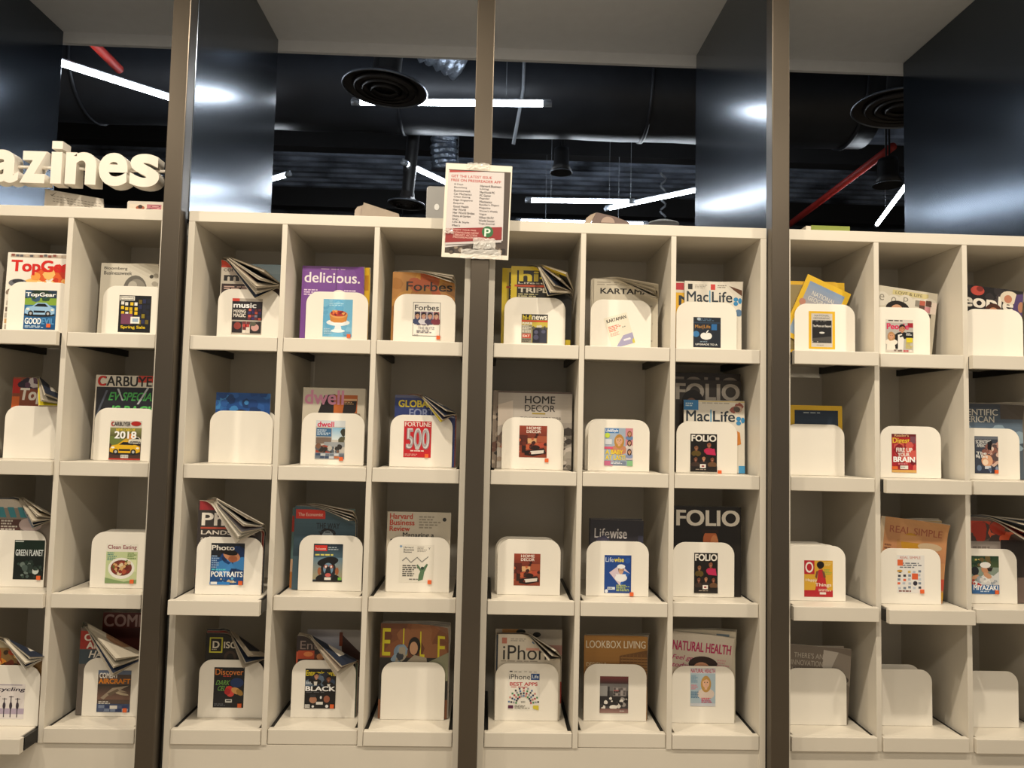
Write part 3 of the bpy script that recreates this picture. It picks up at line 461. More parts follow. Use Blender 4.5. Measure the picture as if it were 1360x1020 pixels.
# ------------------------------------------------------------------ the shelving
zr = lambda r: -.408 - .41256*r          # tray level of each row, measured from the shelf tops
UNIT = {'1': (-1.4987, -.5797), '2': (-.5114, .4086), '3': (.4671, 1.3871), '4': (1.4475, 2.3675)}
ROWN = ['top row', 'second row', 'third row', 'bottom row']
UN = {'1': 'far left shelving unit', '2': 'second shelving unit from the left', '3': 'third shelving unit from the left', '4': 'far right shelving unit'}
PW, DW = .020, .017
def columns(u):
    x0, x1 = UNIT[u]; p = .3; c0 = x0+.01
    e = [x0+PW, c0+p-DW/2, c0+p+DW/2, c0+2*p-DW/2, c0+2*p+DW/2, x1-PW]
    return {'A': (e[0], e[1]), 'B': (e[2], e[3]), 'C': (e[4], e[5])}
for u in '1234':
    x0, x1 = UNIT[u]; cs = columns(u)
    root = thing('shelving_unit', V((x0+x1)/2, .2, -H), {'1': 'white laminate magazine shelving unit at far left, under the white letter sign', '2': 'white laminate magazine shelving unit left of the middle pillar',
        '3': 'white laminate magazine shelving unit right of the middle pillar', '4': 'white laminate magazine shelving unit at far right, green book lying on top'}[u], 'shelving unit', 'magazine shelving units')
    MB().box(V(x0, 0, -.0356), V(x1, .415, 0)).build('top_board', LAM, root, bevel=.0015)
    for a in (x0, x1-PW): MB().box(V(a, 0, -H), V(a+PW, .415, -.0357)).build('side_panel', LAM, root, bevel=.001)
    for a in (cs['A'][1], cs['B'][1]): MB().box(V(a, .001, -1.6925), V(a+DW, .395, -.0357)).build('divider', LAM, root, bevel=.001)
    MB().box(V(x0+PW, .395, -H+.1), V(x1-PW, .41, -.0357)).build('back_panel', LAMIN, root)
    MB().box(V(x0+PW, .004, -H), V(x1-PW, .022, -1.6927)).build('plinth', LAM, root)
    for c in 'ABC':
        if u+c == '1A': continue
        a, b = cs[c]
        for r in range(4):
            ty = CELLS[u+c+str(r+1)][0]; z = zr(r)
            m = MB()
            m.box(V(a+.0015, ty, z-.045), V(b-.0015, ty+.022, z))
            m.box(V(a+.0135, ty+.0221, z-.020), V(b-.0135, ty+.375, z-.0004))
            t = m.build('tray', LAM, root, bevel=.0018)
            for xa, xb in ((a+.0005, a+.012), (b-.012, b-.0005)):
                MB().box(V(xa, ty+.024, z-.042), V(xb, .392, z-.004)).build('runner', RUN, t, loc=ROOTLOC[t.name])

# ------------------------------------------------------------------ bookends
BOFF = [.104, .104, .088, .100]
BW, BH, BT, RC = .209, .183, .0026, .042
def outline(w_, h_, rc):
    P = [(-w_/2, 0), (w_/2, 0)]
    for k in range(9): q = math.pi/2*k/8; P.append((w_/2-rc+rc*math.cos(q), h_-rc+rc*math.sin(q)))
    for k in range(9): q = math.pi/2*(1+k/8); P.append((-w_/2+rc+rc*math.cos(q), h_-rc+rc*math.sin(q)))
    return P
def bookend(cx, y, z0, label, group=None, bh=BH):
    root = thing('bookend', V(cx, y, z0), label, 'bookend', group)
    m = MB(); m.prism([(cx+a, z0+H+b+.0003) for a, b in outline(BW, bh, RC)], y, y+BT); m.build('face_plate', ACR, root, bevel=.0006)
    m = MB(); m.box(V(cx-BW/2+.004, y+BT+.0002, z0+.0002), V(cx+BW/2-.004, y+.105, z0+.0017)); m.build('foot_plate', ACR, root)
    return root
def cover_card(root, key, cx, y, z0):
    x0, x1, za, zb = CELLS[key][2]; rot = 0
    desc, art = CARD[key]
    w_, h_ = x1-x0, zb-za
    if key == '3B1': w_, h_, rot = .082, .108, -17; x0, za = -.028, .000
    if h_ > .135: za, h_ = zb-.128, .128
    F = frame(cx+x0, z0+max(za, .003), w_, h_, rot)
    m = MB(); yy = y-.0005
    P = lambda u, v, yq: (F(u, v)[0], yq, F(u, v)[1]+H)
    corners = [(0, 0), (1, 0), (1, 1), (0, 1)]
    for k in range(4):
        a, b = corners[k], corners[(k+1) % 4]
        m.poly([P(*a, yy), P(*b, yy), P(*b, y-.0001), P(*a, y-.0001)], lin('e8e2d4'))
    for i, (ps, c) in enumerate(art_polys(art)):
        for p in ps:
            q = clip01(p)
            if len(q) >= 3: m.poly([P(u, v, yy-i*.000025) for u, v in q], c)
    o = m.build('cover_card', PRINT, root, loc=ROOTLOC[root.name]); o['label'] = 'small printed card: ' + desc
    if key in STICKER:
        su, sv = STICKER[key]; c = F(su, sv); s = .0062; yq = yy-.0035
        MB().prism([(c[0]+a, c[1]+H+b) for a, b in ((-s, -s), (s, -s), (s, s), (-s, s))], yq, yq+.0003 if key in ('x',) else yy-.0002).build('sticker', STICK, o, loc=ROOTLOC[o.name])
CNAME = {'A': 'left column', 'B': 'middle column', 'C': 'right column'}
BLANK = {'1B2': 'blank white bookend in front of the red and orange car magazine, far left', '2A2': 'blank white bookend in front of the deep blue magazine, front one of two',
    '2C4': 'blank white bookend in front of the magazine with four yellow letters', '4A2': 'blank white bookend in front of the yellow framed navy magazine',
    '4A4': 'blank white bookend in front of the grey brown magazine, bottom row beside right pillar', '4B4': 'blank white bookend alone in empty bottom compartment, front one of two',
    '4C1': 'blank white bookend in front of the black magazine with big white masthead, far right', '4C4': 'blank white bookend at bottom right corner of the shelves, no magazine'}
EXTRA = {'1C3': [(.004, .022), (.007, .04)], '2A2': [(.010, .016)], '3A3': [(-.004, .02), (-.008, .038)], '3B2': [(-.007, .024)], '4A3': [(-.012, .02), (-.026, .038), (-.04, .055)], '4B4': [(-.012, .046)]}
EXN = {'1C3': 'salad bowl', '3A3': 'third row red brown dining room', '4A3': 'red and yellow', '3B2': 'smiling blonde woman'}
CARDPLACE = {'3A2': ' with a grey magazine behind it', '3A3': ' with no magazine behind it', '3C2': ', second row, white magazine behind', '3C3': ', third row, black magazine behind'}
ORD = ['', 'first', 'second', 'third', 'fourth', 'fifth', 'sixth']
for key, (ty, bx, cr) in CELLS.items():
    r = int(key[2])-1; y = ty+BOFF[r]; z0 = zr(r)
    if key in CARD: lab = 'white bookend with card: ' + CARD[key][0] + CARDPLACE.get(key, ', ' + ROWN[r])
    else: lab = BLANK[key]
    bh = [.172, .174, .181, .185][r]
    b = bookend(bx, y, z0, lab, 'white bookends on the shelf trays', bh)
    if key in CARD: cover_card(b, key, bx, y, z0)
    for i, (dx, dy) in enumerate(EXTRA.get(key, [])):
        if key == '2A2': l = 'blank white bookend just behind the one by the deep blue magazine'
        elif key == '4B4': l = 'blank white bookend behind the front one in the empty bottom compartment'
        else: l = 'spare white bookend, %s behind the one with the %s card' % (ORD[i+1], EXN[key])
        bookend(bx+dx, y+dy, z0+.0018*(i+1), l, 'white bookends on the shelf trays', bh)

# ------------------------------------------------------------------ magazines
def stack(cell, mags, P=None, Q=None, phi=0, R=.016, fan=0, off=0, lean=.02):
    """mags: (art, left, width, height, thickness, rot, label, back colour); front one first, rolled together"""
    r = int(cell[2])-1; z = zr(r)+.0022; Y0 = CELLS[cell][0]+BOFF[r]+BT+.002+off
    if phi >= 120:
        dv = Vector((Q[0]-P[0], Q[1]-P[1])).normalized(); k = .34*R*math.radians(phi); P = (P[0]+dv.y*k, P[1]-dv.x*k); Q = (Q[0]+dv.y*k, Q[1]-dv.x*k)
    f = Fold(Y0, z+H, (P[0], zr(r)+H+P[1]) if P else None, (Q[0], zr(r)+H+Q[1]) if Q else None, phi*1.05 if phi >= 130 else phi, R, lean, 1.1 if phi >= 90 else .3)
    t = 0
    for i, (art, L, w_, h_, th, rot, label, back) in enumerate(mags):
        zz = z
        if rot > 0: zz = z + w_*math.sin(math.radians(rot))
        magazine(cell, art, L, w_, h_, t, th, f, label, 'magazines behind the bookends', rot, -math.radians(fan*1.35)*i, back, zz+H, i)
        t += th+.0012
def rears(n, L, w_, h_, desc, seed=1, start=2, step=.004, th=.0045):
    rnd = random.Random(seed); pal = ['7a6a5c', '4a4f58', '8c3a32', '2c3a4c', 'a89c8a', '3a3632', 'b8a078', '5c6a5c']
    return [(BG(rnd.choice(pal)) + [('r', .04, .03, .8, .14, rnd.choice(['e8e0d0', 'c8402c', 'd8b83c', '222222'])), ('l', .05, .2, .5, .4, 5, 'd8d0c4', seed+i)], L+rnd.uniform(-.4, 1)*step, w_, h_+rnd.uniform(-.002, .006), th, 0,
             'curled magazine, %s from the front in %s' % (ORD[start+i], desc), rnd.choice(['cfc6b4', 'b8ae9c', 'd8d0c0', 'a89c8a', '5c5a5c', '2c3448', 'c4b8a4'])) for i in range(n)]
FL = lambda s: [('b', .3, .2, .95, .46, 22, .08, ['e0602c', 'f0a04a', 'c83a20', 'f4c070'], s)]
stack('1B1', [(BG('efe9dd') + [('r', .04, .02, .97, .06, 'b0a090'), ('m', .05, .02, .97, .06, 14, 1, ['8a4a40', 'c9b8a4', '5a5a60'], 3, .7)] + FL(3) + [('t', .06, .09, .99, .28, 'TopGear', 'd4241e', .035), ('e', .17, .38, .13, .05, '6a6c74'), ('e', .17, .36, .08, .03, '33353c'), ('e', .1, .5, .09, .05, '8a7a6c'), ('m', .02, .52, .2, .98, 2, 6, ['b8b0a4', '6a5a50', 'efe9dd', 'c8a070'], 5, .7), ('t', .44, .36, .66, .47, 'THE', 'ffffff', .03), ('r', .44, .475, .66, .6, '3a2018')], -1.137, .232, .270, .006, 0,
    'white car magazine with red masthead and orange flames, top row', 'b8a890'), (BG('c8402c'), -1.128, .225, .262, .005, 0, 'red car magazine hidden behind the white one with flames', '444444')])
stack('1B2', [(BG('8a4a30') + [('r', 0, .02, .12, .2, 'b8241c'), ('r', .0, .24, .12, .6, 'd86a2c'), ('b', .1, 0, .6, .12, 9, .08, ['2a2030', 'c8c0c0', '5a3a50'], 3), ('t', .1, .13, .98, .33, 'TopGear', 'efe8dc', .035, .03), ('r', .16, .38, .36, .65, 'a8a070'), ('r', .4, .36, .48, .65, '8a8ab0'), ('r', .5, .32, .72, .65, 'a02838'), ('r', .52, .42, .58, .65, 'd8b0b0')], -1.104, .205, .267, .005, 0, 'orange and red car magazine behind the blank bookend, far left', 'd8c42c')]
    + rears(2, -1.10, .2, .264, 'the stack with the orange car magazine', 4), (-1.035, .272), (-.945, .20), 130, .016, 10)
stack('1B3', [(BG('8f8478') + [('r', 0, 0, 1, .1, 'c8beb0')] + [('p', [(.06+.16*i, .09), (.16+.16*i, .09), (.22+.16*i, .21), (.12+.16*i, .21)], '3f8a96') for i in range(4)] + [('r', .1, .23, .45, .38, '5a3a34'), ('l', .14, .24, .4, .37, 4, 'd8d0c4', 3), ('e', .6, .29, .18, .08, 'c8b4b0'), ('b', .1, .5, .9, .7, 10, .08, ['6a3a30', '8a7a70', 'b0a498'], 3)], -1.131, .205, .278, .005, 0, 'curled magazine with slanting teal letters, front of its stack', 'b8b0a4')]
    + rears(4, -1.129, .203, .276, 'the stack with the slanting teal letters', 7), (-1.062, .282), (-.935, .213), 140, .014, 9)
stack('1B4', [(BG('8a6a3c') + [('r', 0, 0, 1, .1, 'a89c80'), ('b', .1, .08, .8, .4, 30, .07, ['a8401c', 'd88a2c', '6a2a14', 'e0b060', '3c2a14'], 3)], -1.085, .19, .260, .005, 0, 'curled food coloured magazine above the racing cycles card', 'b8b0a0')]
    + rears(3, -1.083, .188, .258, 'the stack above the racing cycles card', 9), (-1.05, .265), (-.89, .195), 135, .016, 9)
stack('1C1', [(BG('cfc9ba') + [('t', .05, .05, .42, .1, 'Bloomberg', '3a3834', .012), ('t', .05, .11, .5, .16, 'Businessweek', '3a3834', .012), ('e', .56, .36, .19, .2, '6a665e'), ('e', .58, .38, .16, .17, '8e897e'), ('e', .52, .3, .07, .06, 'b5afa2'), ('r', .4, .44, .74, .46, '4a463f'), ('b', .8, .1, 1, .3, 5, .05, ['4a463f', 'a09a8c'], 2)], -.842, .208, .249, .0035, 0, 'pale grey magazine showing the top of a bald head', '5a564e'),
    (BG('b8b0a0'), -.838, .205, .247, .0035, 0, 'grey magazine just behind the one with a bald head', '8a8478')], (-.775, .249), (-.63, .18), 55, .05, 6)
stack('1C2', [(BG('ddd6c8') + [('r', .02, .14, 1, .8, '22242c'), ('r', .62, .0, 1, .08, 'c9402f'), ('t', .04, .01, .94, .13, 'CARBUYER', '23211f', .022), ('t', .03, .01, .15, .13, 'C', 'c8241c', .035), ('e', .95, .06, .1, .05, 'b8241c'), ('t', .2, .2, .9, .3, 'EV SPECIAL', '4fae5a', .02, .03), ('t', .24, .36, .92, .47, 'IS BACK!', '5cc060', .03, .03), ('p', [(.02, .5), (.16, .18), (.19, .18), (.05, .5)], '5a6070'), ('p', [(.32, .16), (.4, .3), (.42, .3), (.35, .16)], 'b8bcc4'), ('p', [(.76, .14), (.62, .34), (.65, .34), (.79, .14)], 'b8bcc4'), ('b', .1, .5, .9, .8, 14, .08, ['3a4050', '585e70', '2a2c34'], 3)], -.839, .225, .282, .004, 0, 'white and black car magazine with green lettering, left of the left pillar', '3a3a3a'),
    (BG('c9c2b4'), -.834, .222, .278, .004, 0, 'pale magazine behind the car magazine with green lettering', '888888')])
stack('1C4', [(BG('6a625c') + [('r', 0, .04, .8, .25, '9c2a22'), ('t', .06, .075, .7, .155, 'COMBAT', 'e0d8cc', .03), ('t', .1, .165, .8, .245, 'AIRCRAFT', 'e0d8cc', .03), ('r', 0, .255, 1, .42, '3c4a54'), ('t', .14, .265, .7, .35, 'HARDER', 'e8e0d4', .02, .03)], -.838, .212, .278, .005, 0, 'curled red and grey military magazine, front of its stack', '44484e')]
    + rears(4, -.836, .21, .28, 'the military magazine stack', 12, step=.007, th=.005), (-.836, .285), (-.62, .175), 150, .017, 7)
stack('1C4', [(BG('4a2420') + [('r', 0, 0, 1, .16, '5c221e'), ('t', .02, .02, .99, .15, 'COMBAT', 'b89a94', .025)], -.800, .21, .312, .005, 0, 'dark red magazine standing upright at the back of the military stack', '333333')], off=.062)
stack('2A1', [(BG('c4bcae') + [('r', 0, 0, .6, .095, 'c8402c'), ('t', .04, .108, .5, .145, 'COMPUTER', '3a3835', .015), ('t', .05, .165, .85, .265, 'music', '1d1b1c', .04), ('r', .02, .3, 1, .9, '3a2a28'), ('l', .06, .33, .8, .38, 2, 'c8a89c', 2)], -.441, .203, .271, .005, 0, 'curled audio magazine with large black letter, front of its stack', '23202a')]
    + rears(4, -.440, .202, .27, 'the audio magazine stack', 15, step=.002), (-.447, .276), (-.228, .168), 150, .013, 9)
stack('2A1', [(BG('8fa6b4') + [('l', .3, .2, .8, .27, 1, '4a5c68'), ('t', .45, .16, .72, .26, 'the', '46545e', .005), ('g', 0, 0, 1, .12, '86a0b0', '9ab0bc')], -.408, .18, .270, .005, 0, 'plain grey blue magazine upright behind the curled audio stack', '88929a')], off=.05)
stack('2A2', [(BG('1f4f94') + [('b', 0, 0, 1, .6, 60, .07, ['1b4484', '2f6cb4', '3f86c8', '16386c', '2a5ca4'], 4), ('e', .47, .36, .1, .07, '8a6450'), ('e', .47, .31, .13, .07, '241c18'), ('p', [(.3, .5), (.47, .36), (.66, .5)], 'b08468'), ('b', .6, .3, .95, .5, 8, .05, ['a8d0e8', '5c9ccc'], 3)], -.438, .181, .233, .004, 0, 'deep blue underwater magazine above the blank bookend', '2a3a5a')])
stack('2A3', [(BG('3c3634') + [('r', .02, 0, 1, .1, '9c2f34'), ('t', .06, .13, .98, .27, 'Photo', 'efe8dc', .022), ('r', .05, .285, .45, .305, 'b8503c'), ('t', .06, .32, .9, .365, 'LANDSCAPE', 'e8e0d4', .02), ('t', .06, .385, .3, .44, 'at its', 'e8e0d4', .015), ('b', 0, .5, 1, .9, 12, .1, ['6a3028', '4a4038', '8a6a50'], 3)], -.447, .205, .292, .0055, 0, 'curled photography magazine with white masthead, front of its stack', 'd8d0c0')]
    + rears(5, -.445, .207, .288, 'the photography magazine stack', 18, step=.004, th=.005), (-.437, .301), (-.222, .190), 150, .014, 7)
stack('2A4', [(BG('16130f') + [('r', .06, .05, .27, .235, 'c9c43c'), ('r', .08, .065, .25, .22, '16130f'), ('t', .11, .095, .22, .18, 'D', 'e8e0d0', .03), ('t', .29, .1, .88, .18, 'ISCOVER', 'e0d8c8', .025), ('l', .1, .19, .22, .21, 1, 'b0a890'), ('e', .4, .29, .1, .08, '3c2c24'), ('e', .4, .31, .06, .07, '16130f')], -.432, .203, .265, .005, 0, 'curled black magazine with yellow square round one letter', '9a9086')]
    + rears(3, -.434, .205, .268, 'the black stack with the yellow square', 21, th=.0045), (-.36, .268), (-.222, .178), 145, .016, 10)
stack('2B1', [(BG('7a4a98') + [('t', .04, .08, .93, .22, 'delicious.', 'f0e8ec', .012), ('l', .3, .03, .9, .05, 1, 'c8a8d0'), ('r', .545, .0, .555, .33, '4a2c60'), ('l', .04, .31, .35, .4, 3, 'e0c8e4', 3), ('l', .68, .31, .95, .38, 2, 'e0c8e4', 4), ('e', .6, .36, .1, .05, 'e8e0d8'), ('b', .2, .5, .8, .9, 14, .1, ['b88a70', 'd8c0a8', '8a3a40'], 3)], -.168, .211, .259, .005, 0, 'purple food magazine with white lowercase masthead', '6a4a80'),
    (BG('d9ad24') + [('r', .9, .1, .98, .3, 'b8801c')], -.150, .211, .256, .004, 0, 'yellow magazine peeping out right of the purple one', 'c8a02c'), (BG('cfc8b8'), -.146, .204, .254, .004, 0, 'cream magazine at the back behind the purple one', 'a8a090')], (-.02, .262), (.062, .10), 28, .12, 0)
stack('2B2', [(BG('c9c1b0') + [('p', [(.24, .36), (.34, .1), (.52, .08), (.52, .36)], '231f1f'), ('r', .5, .09, .88, .38, 'b5622c'), ('p', [(.64, .36), (.67, .18), (.87, .16), (.86, .3), (.8, .36)], '221a18'), ('r', .66, .14, .87, .165, 'd8b088'), ('l', .67, .18, .86, .22, 2, 'c9a070'), ('t', .03, .03, .66, .22, 'dwell', 'd48fae', .022), ('b', .2, .4, .9, .9, 10, .1, ['8a7a68', 'a89880', '4a3a30'], 4)], -.149, .208, .257, .005, 0, 'beige house magazine with pink lowercase masthead', '8a7a6a'),
    (BG('b8b0a0'), -.143, .205, .254, .004, 0, 'grey house magazine behind the beige one with pink masthead', '77706a')])
stack('2B3', [(BG('3f5662') + [('r', .02, .04, .5, .15, 'c8362c'), ('t', .06, .08, .46, .12, 'The Economist', 'e8c0b0'), ('g', 0, .16, 1, .6, '435d6a', '2c3e4a'), ('t', .36, .2, .74, .27, 'THE WAY', '20262c', .015), ('e', .55, .325, .13, .06, '1c1c1e'), ('e', .55, .35, .09, .06, '8a949a'), ('l', .4, .3, .8, .33, 1, '2a343c')], -.159, .203, .273, .0035, 0, 'slate blue news magazine with red corner block', '4a5a64')]
    + rears(3, -.158, .203, .272, 'the slate blue news stack', 24, th=.0038), (-.165, .280), (.075, .200), 92, .02, 4)
stack('2B3', [(BG('5f7f80') + [('r', .0, .1, .06, .3, 'c03a30'), ('r', 0, .64, 1, .8, 'd8b090'), ('r', 0, .8, 1, 1, 'c07a3c')], -.172, .208, .264, .004, 0, 'teal magazine edging out left behind the slate blue stack', '666666')], off=.022)
stack('2B4', [(BG('2c2426') + [('t', .06, .065, .9, .17, 'Entertain', '8a7a74', -.002), ('r', .03, .185, .3, .29, 'b84a2c'), ('e', .2, .23, .08, .03, 'd8804a'), ('r', 0, .2, .03, 1, 'c85a3c'), ('r', .3, .23, .7, .32, '5c3020'), ('e', .4, .26, .06, .04, 'c08050')], -.138, .197, .259, .0035, 0, 'curled dark magazine with orange red block, front of its stack', 'c9b8a4')]
    + rears(3, -.136, .197, .258, 'the stack above the two dark suits card', 27, th=.004), (-.118, .265), (.068, .172), 148, .014, 9)
stack('2B4', [(BG('a09a94') + [('g', 0, 0, .6, .4, 'b8b4b8', '7a8aa8'), ('p', [(.6, .04), (1, .3), (1, .6), (.66, .4)], '3a2620'), ('r', .58, .03, .64, .2, '7a3a20')], -.115, .186, .268, .004, 0, 'pale blue magazine upright at the back behind the orange red one', '6a5a50')], off=.045)
stack('2C1', [(BG('a8763c') + [('b', 0, 0, 1, .6, 14, .16, ['b5843f', '9a682f', 'a3502c'], 3), ('t', .22, .13, .96, .26, 'Forbes', '2b221c', .012), ('e', .3, .45, .1, .08, 'c9a060')], .139, .213, .247, .0045, 0, 'orange brown business magazine with curled top edge', 'b8a890')]
    + rears(2, .140, .212, .246, 'the orange brown business stack', 30), (.15, .252), (.365, .185), 100, .02, 6)
stack('2C2', [(BG('2c3a72') + [('r', 0, 0, 1, .04, '5a6080'), ('t', .06, .07, .62, .17, 'GLOBAL', 'e0cc38', .03), ('t', .24, .19, .99, .31, 'FORTUNE', '8a92b4', .02), ('b', .1, .35, .9, .6, 12, .1, ['3a4a86', '222c58'], 3)], .160, .205, .239, .004, 0, 'curled navy business magazine with yellow lettering', 'd8c83c')]
    + rears(3, .161, .204, .238, 'the navy business stack', 33, th=.004), (.222, .244), (.366, .170), 145, .013, 9)
stack('2C3', [(BG('c9c1b0') + [('t', .04, .02, .4, .09, 'Harvard', 'b8402c', .025), ('t', .04, .1, .43, .17, 'Business', 'b8402c', .025), ('t', .04, .18, .36, .245, 'Review', 'b8402c', .025), ('l', .5, .05, .84, .22, 5, '9a9284', 3), ('e', .9, .09, .03, .025, '333333'), ('t', .25, .26, .74, .335, 'Managing a', '2a2826', .012), ('t', .06, .345, .94, .42, 'Polarized Workforce', '2a2826', .012)], .148, .212, .260, .005, 0, 'beige business journal with three red words top left', '8a8478')])
stack('2C4', [(BG('7a4a2e') + [('b', 0, 0, 1, .5, 16, .16, ['8a5432', '6a3c26', '94603c'], 3), ('r', 0, .36, 1, .8, '2a2826'), ('t', .03, .05, .15, .34, 'E', 'd8cc2c', .0), ('t', .33, .05, .4, .34, 'L', 'd8cc2c', .0), ('t', .58, .08, .65, .36, 'L', 'd8cc2c', .0), ('t', .84, .12, .95, .38, 'E', 'd8cc2c', .0), ('e', .3, .3, .1, .08, '7890a8'), ('b', .18, .26, .42, .42, 10, .05, ['8aa0b4', '3a3f48', 'a8a090'], 3), ('e', .5, .24, .09, .1, '1d1512'), ('e', .49, .26, .06, .07, 'c89a78'), ('p', [(.36, .56), (.4, .4), (.5, .33), (.68, .36), (.72, .56)], 'a89c88'), ('p', [(.72, .4), (1, .3), (1, .6), (.72, .6)], '8f9076')], .138, .226, .305, .004, 0, 'brown fashion magazine with four tall yellow letters', 'a09488'),
    (BG('a8a098'), .142, .226, .307, .004, 0, 'grey magazine second behind the four yellow letters', '8a847c'), (BG('b5aca4'), .146, .222, .309, .004, 0, 'pale magazine third behind the four yellow letters', '9a948c')], (.20, .315), (.40, .20), 40, .1, 6)
HF = BG('d3ba2c') + [('r', .1, .05, 1, .9, '1d1b17'), ('t', .13, .05, .85, .185, 'hi-fi', 'd8c234', .03), ('t', .12, .195, .78, .225, 'Lifestyle', 'd8d0bc', .01), ('r', .06, .23, .72, .255, 'c05030'), ('t', .12, .265, .72, .325, 'TRIPLE', 'ddd5c2', .03), ('l', .12, .34, .6, .39, 2, 'c8c090', 3), ('e', .7, .55, .2, .05, '3c3a38')]
stack('3A1', [(HF, .543, .207, .279, .004, 0, 'curled yellow framed audio magazine, front of its stack', '17171b')]
    + rears(3, .545, .205, .277, 'the yellow framed audio stack', 36, th=.0045)
    + [(HF, .513, .238, .276, .0045, 0, 'yellow framed audio magazine showing left of the curled one', 'c8b02c')], (.608, .290), (.757, .175), 150, .013, 10)
stack('3A2', [(BG('b4aca4') + [('g', 0, 0, 1, .4, 'a8a098', 'c4bcb2'), ('r', 0, 0, 1, .02, '5a4a44'), ('t', .36, .055, .77, .155, 'HOME', '24211f', .015), ('t', .36, .175, .77, .26, 'DECOR', '24211f', .006), ('r', .46, .275, .64, .295, 'a08c3c'), ('t', .3, .33, .85, .36, 'TOGETHERNESS', '4a4640'), ('p', [(0, .18), (.2, .12), (.2, .4), (0, .46)], 'd0c4b8'), ('b', .75, .5, 1, .98, 26, .06, ['7c766e', 'b8b2a8', '4a4440', 'd8d0c8'], 3), ('b', .0, .5, .2, .98, 12, .06, ['6a5a50', '9a8a7c', 'b06a50'], 5)], .509, .252, .261, .005, 0, 'large grey interiors magazine with black uppercase masthead', '2a2826'),
    (BG('8a7c70') + [('b', 0, .1, .2, 1, 14, .05, ['6a4a40', 'b8a898', '3a3430'], 3)], .492, .266, .262, .005, 0, 'brown interiors magazine edging out behind the grey one', '2a2624')])
stack('3A4', [(BG('d8cfbf') + [('r', .06, .04, .14, .11, 'c07a68'), ('l', .2, .05, .55, .09, 2, 'a8a094', 3), ('e', .62, .09, .08, .025, '4a6a90'), ('t', .08, .13, .94, .3, 'iPhone', '2a2828', .002), ('r', .45, .16, .7, .19, 'd8a090'), ('l', .05, .31, .9, .33, 1, 'a09888', 4)], .528, .208, .275, .0045, 0, 'white smartphone magazine with thin black masthead and curled corner', '3a3432')]
    + rears(2, .522, .212, .272, 'the white smartphone stack', 39), (.590, .282), (.752, .172), 105, .014, 6)
stack('3A4', [(BG('c8beae') + [('r', .1, .0, .35, .06, 'c08a4c'), ('e', .38, .03, .07, .03, '2a2c24'), ('e', .62, .06, .06, .03, '2a2826'), ('r', .9, .6, 1, .85, 'a83a30'), ('r', .8, .18, 1, .3, 'b88a80')], .519, .225, .284, .0045, 0, 'cream magazine upright at the back behind the smartphone stack', '999080')], off=.03)
NP = BG('c5bdab') + [('l', .05, .04, .95, .1, 2, 'a09888', 2), ('t', .1, .13, .98, .21, 'KARTAMAN', '262320', .025), ('l', .06, .32, .94, .9, 14, '9a9284', 5)]
stack('3B1', [(NP, .829, .222, .243, .0022, 0, 'curled newspaper with black masthead, front of its pile', 'b8b09e'), (NP, .823, .222, .244, .0022, 0, 'curled newspaper, second in the pile above the tilted leaflet', 'b8b09e'),
    (NP, .819, .225, .241, .0022, 0, 'curled newspaper, third in the pile above the tilted leaflet', 'b8b09e'), (NP, .826, .224, .247, .0022, 0, 'curled newspaper at the back of the pile above the tilted leaflet', 'b8b09e')], (.835, .252), (1.062, .150), 112, .02, 8)
LW = BG('2d2b32') + [('t', .08, .12, .36, .25, 'Life', 'c9c4c4', .002), ('t', .365, .12, .69, .25, 'wise', 'c9c4c4', .02), ('e', .52, .42, .12, .1, '17110f'), ('e', .52, .45, .09, .08, 'c08870'), ('b', 0, .3, .4, .5, 8, .1, ['3c3a50', '2a2a3c', '4a4658'], 3), ('r', .9, .2, 1, .6, '3a3a4c')]
stack('3B3', [(LW, .823, .179, .247, .004, 1.2, 'small dark magazine with pale two weight masthead, front one', '24222a'), (LW, .824, .178, .253, .004, 0, 'small dark magazine behind its twin with the pale masthead', '24222a')])
stack('3B4', [(BG('9c6c30') + [('g', 0, 0, 1, .5, 'a87838', '8f6430'), ('p', [(.56, .24), (1, .17), (1, .6), (.56, .6)], '6e4a24')] + [('r', .58, .26+.035*i, 1, .268+.035*i, 'a87c44') for i in range(9)] + [('r', .6+.06*i, .22, .607+.06*i, .6, '8a6030') for i in range(7)] + [('t', .03, .06, .97, .15, 'LOOKBOX LIVING', 'e8dcc4', .008), ('t', .04, .32, .36, .37, 'DESIGN &', 'd8c8a4', .004), ('t', .04, .39, .46, .44, 'WELL-BEING', 'd8c8a4', .004)], .816, .213, .274, .005, 0, 'gold brown architecture magazine with cream masthead', '5a4a34'),
    (BG('c0b4a0'), .820, .211, .276, .004, 0, 'pale magazine second behind the gold brown one', '888078'), (BG('3a3430'), .826, .208, .277, .004, 0, 'dark magazine third behind the gold brown one', '222222')], (.97, .285), (1.04, .2), 25, .1)
ML = lambda top: BG('e2dccf') + top + [('t', .04, .145, .42, .295, 'Mac', '26313c', .012), ('r', .435, .13, .455, .315, '4aa0cc'), ('t', .48, .145, .84, .295, 'Life', '26313c', .012), ('e', .9, .25, .04, .03, '3f8fc4'), ('e', .97, .27, .03, .04, '3f8fc4'), ('e', .9, .31, .04, .03, '3f8fc4')]
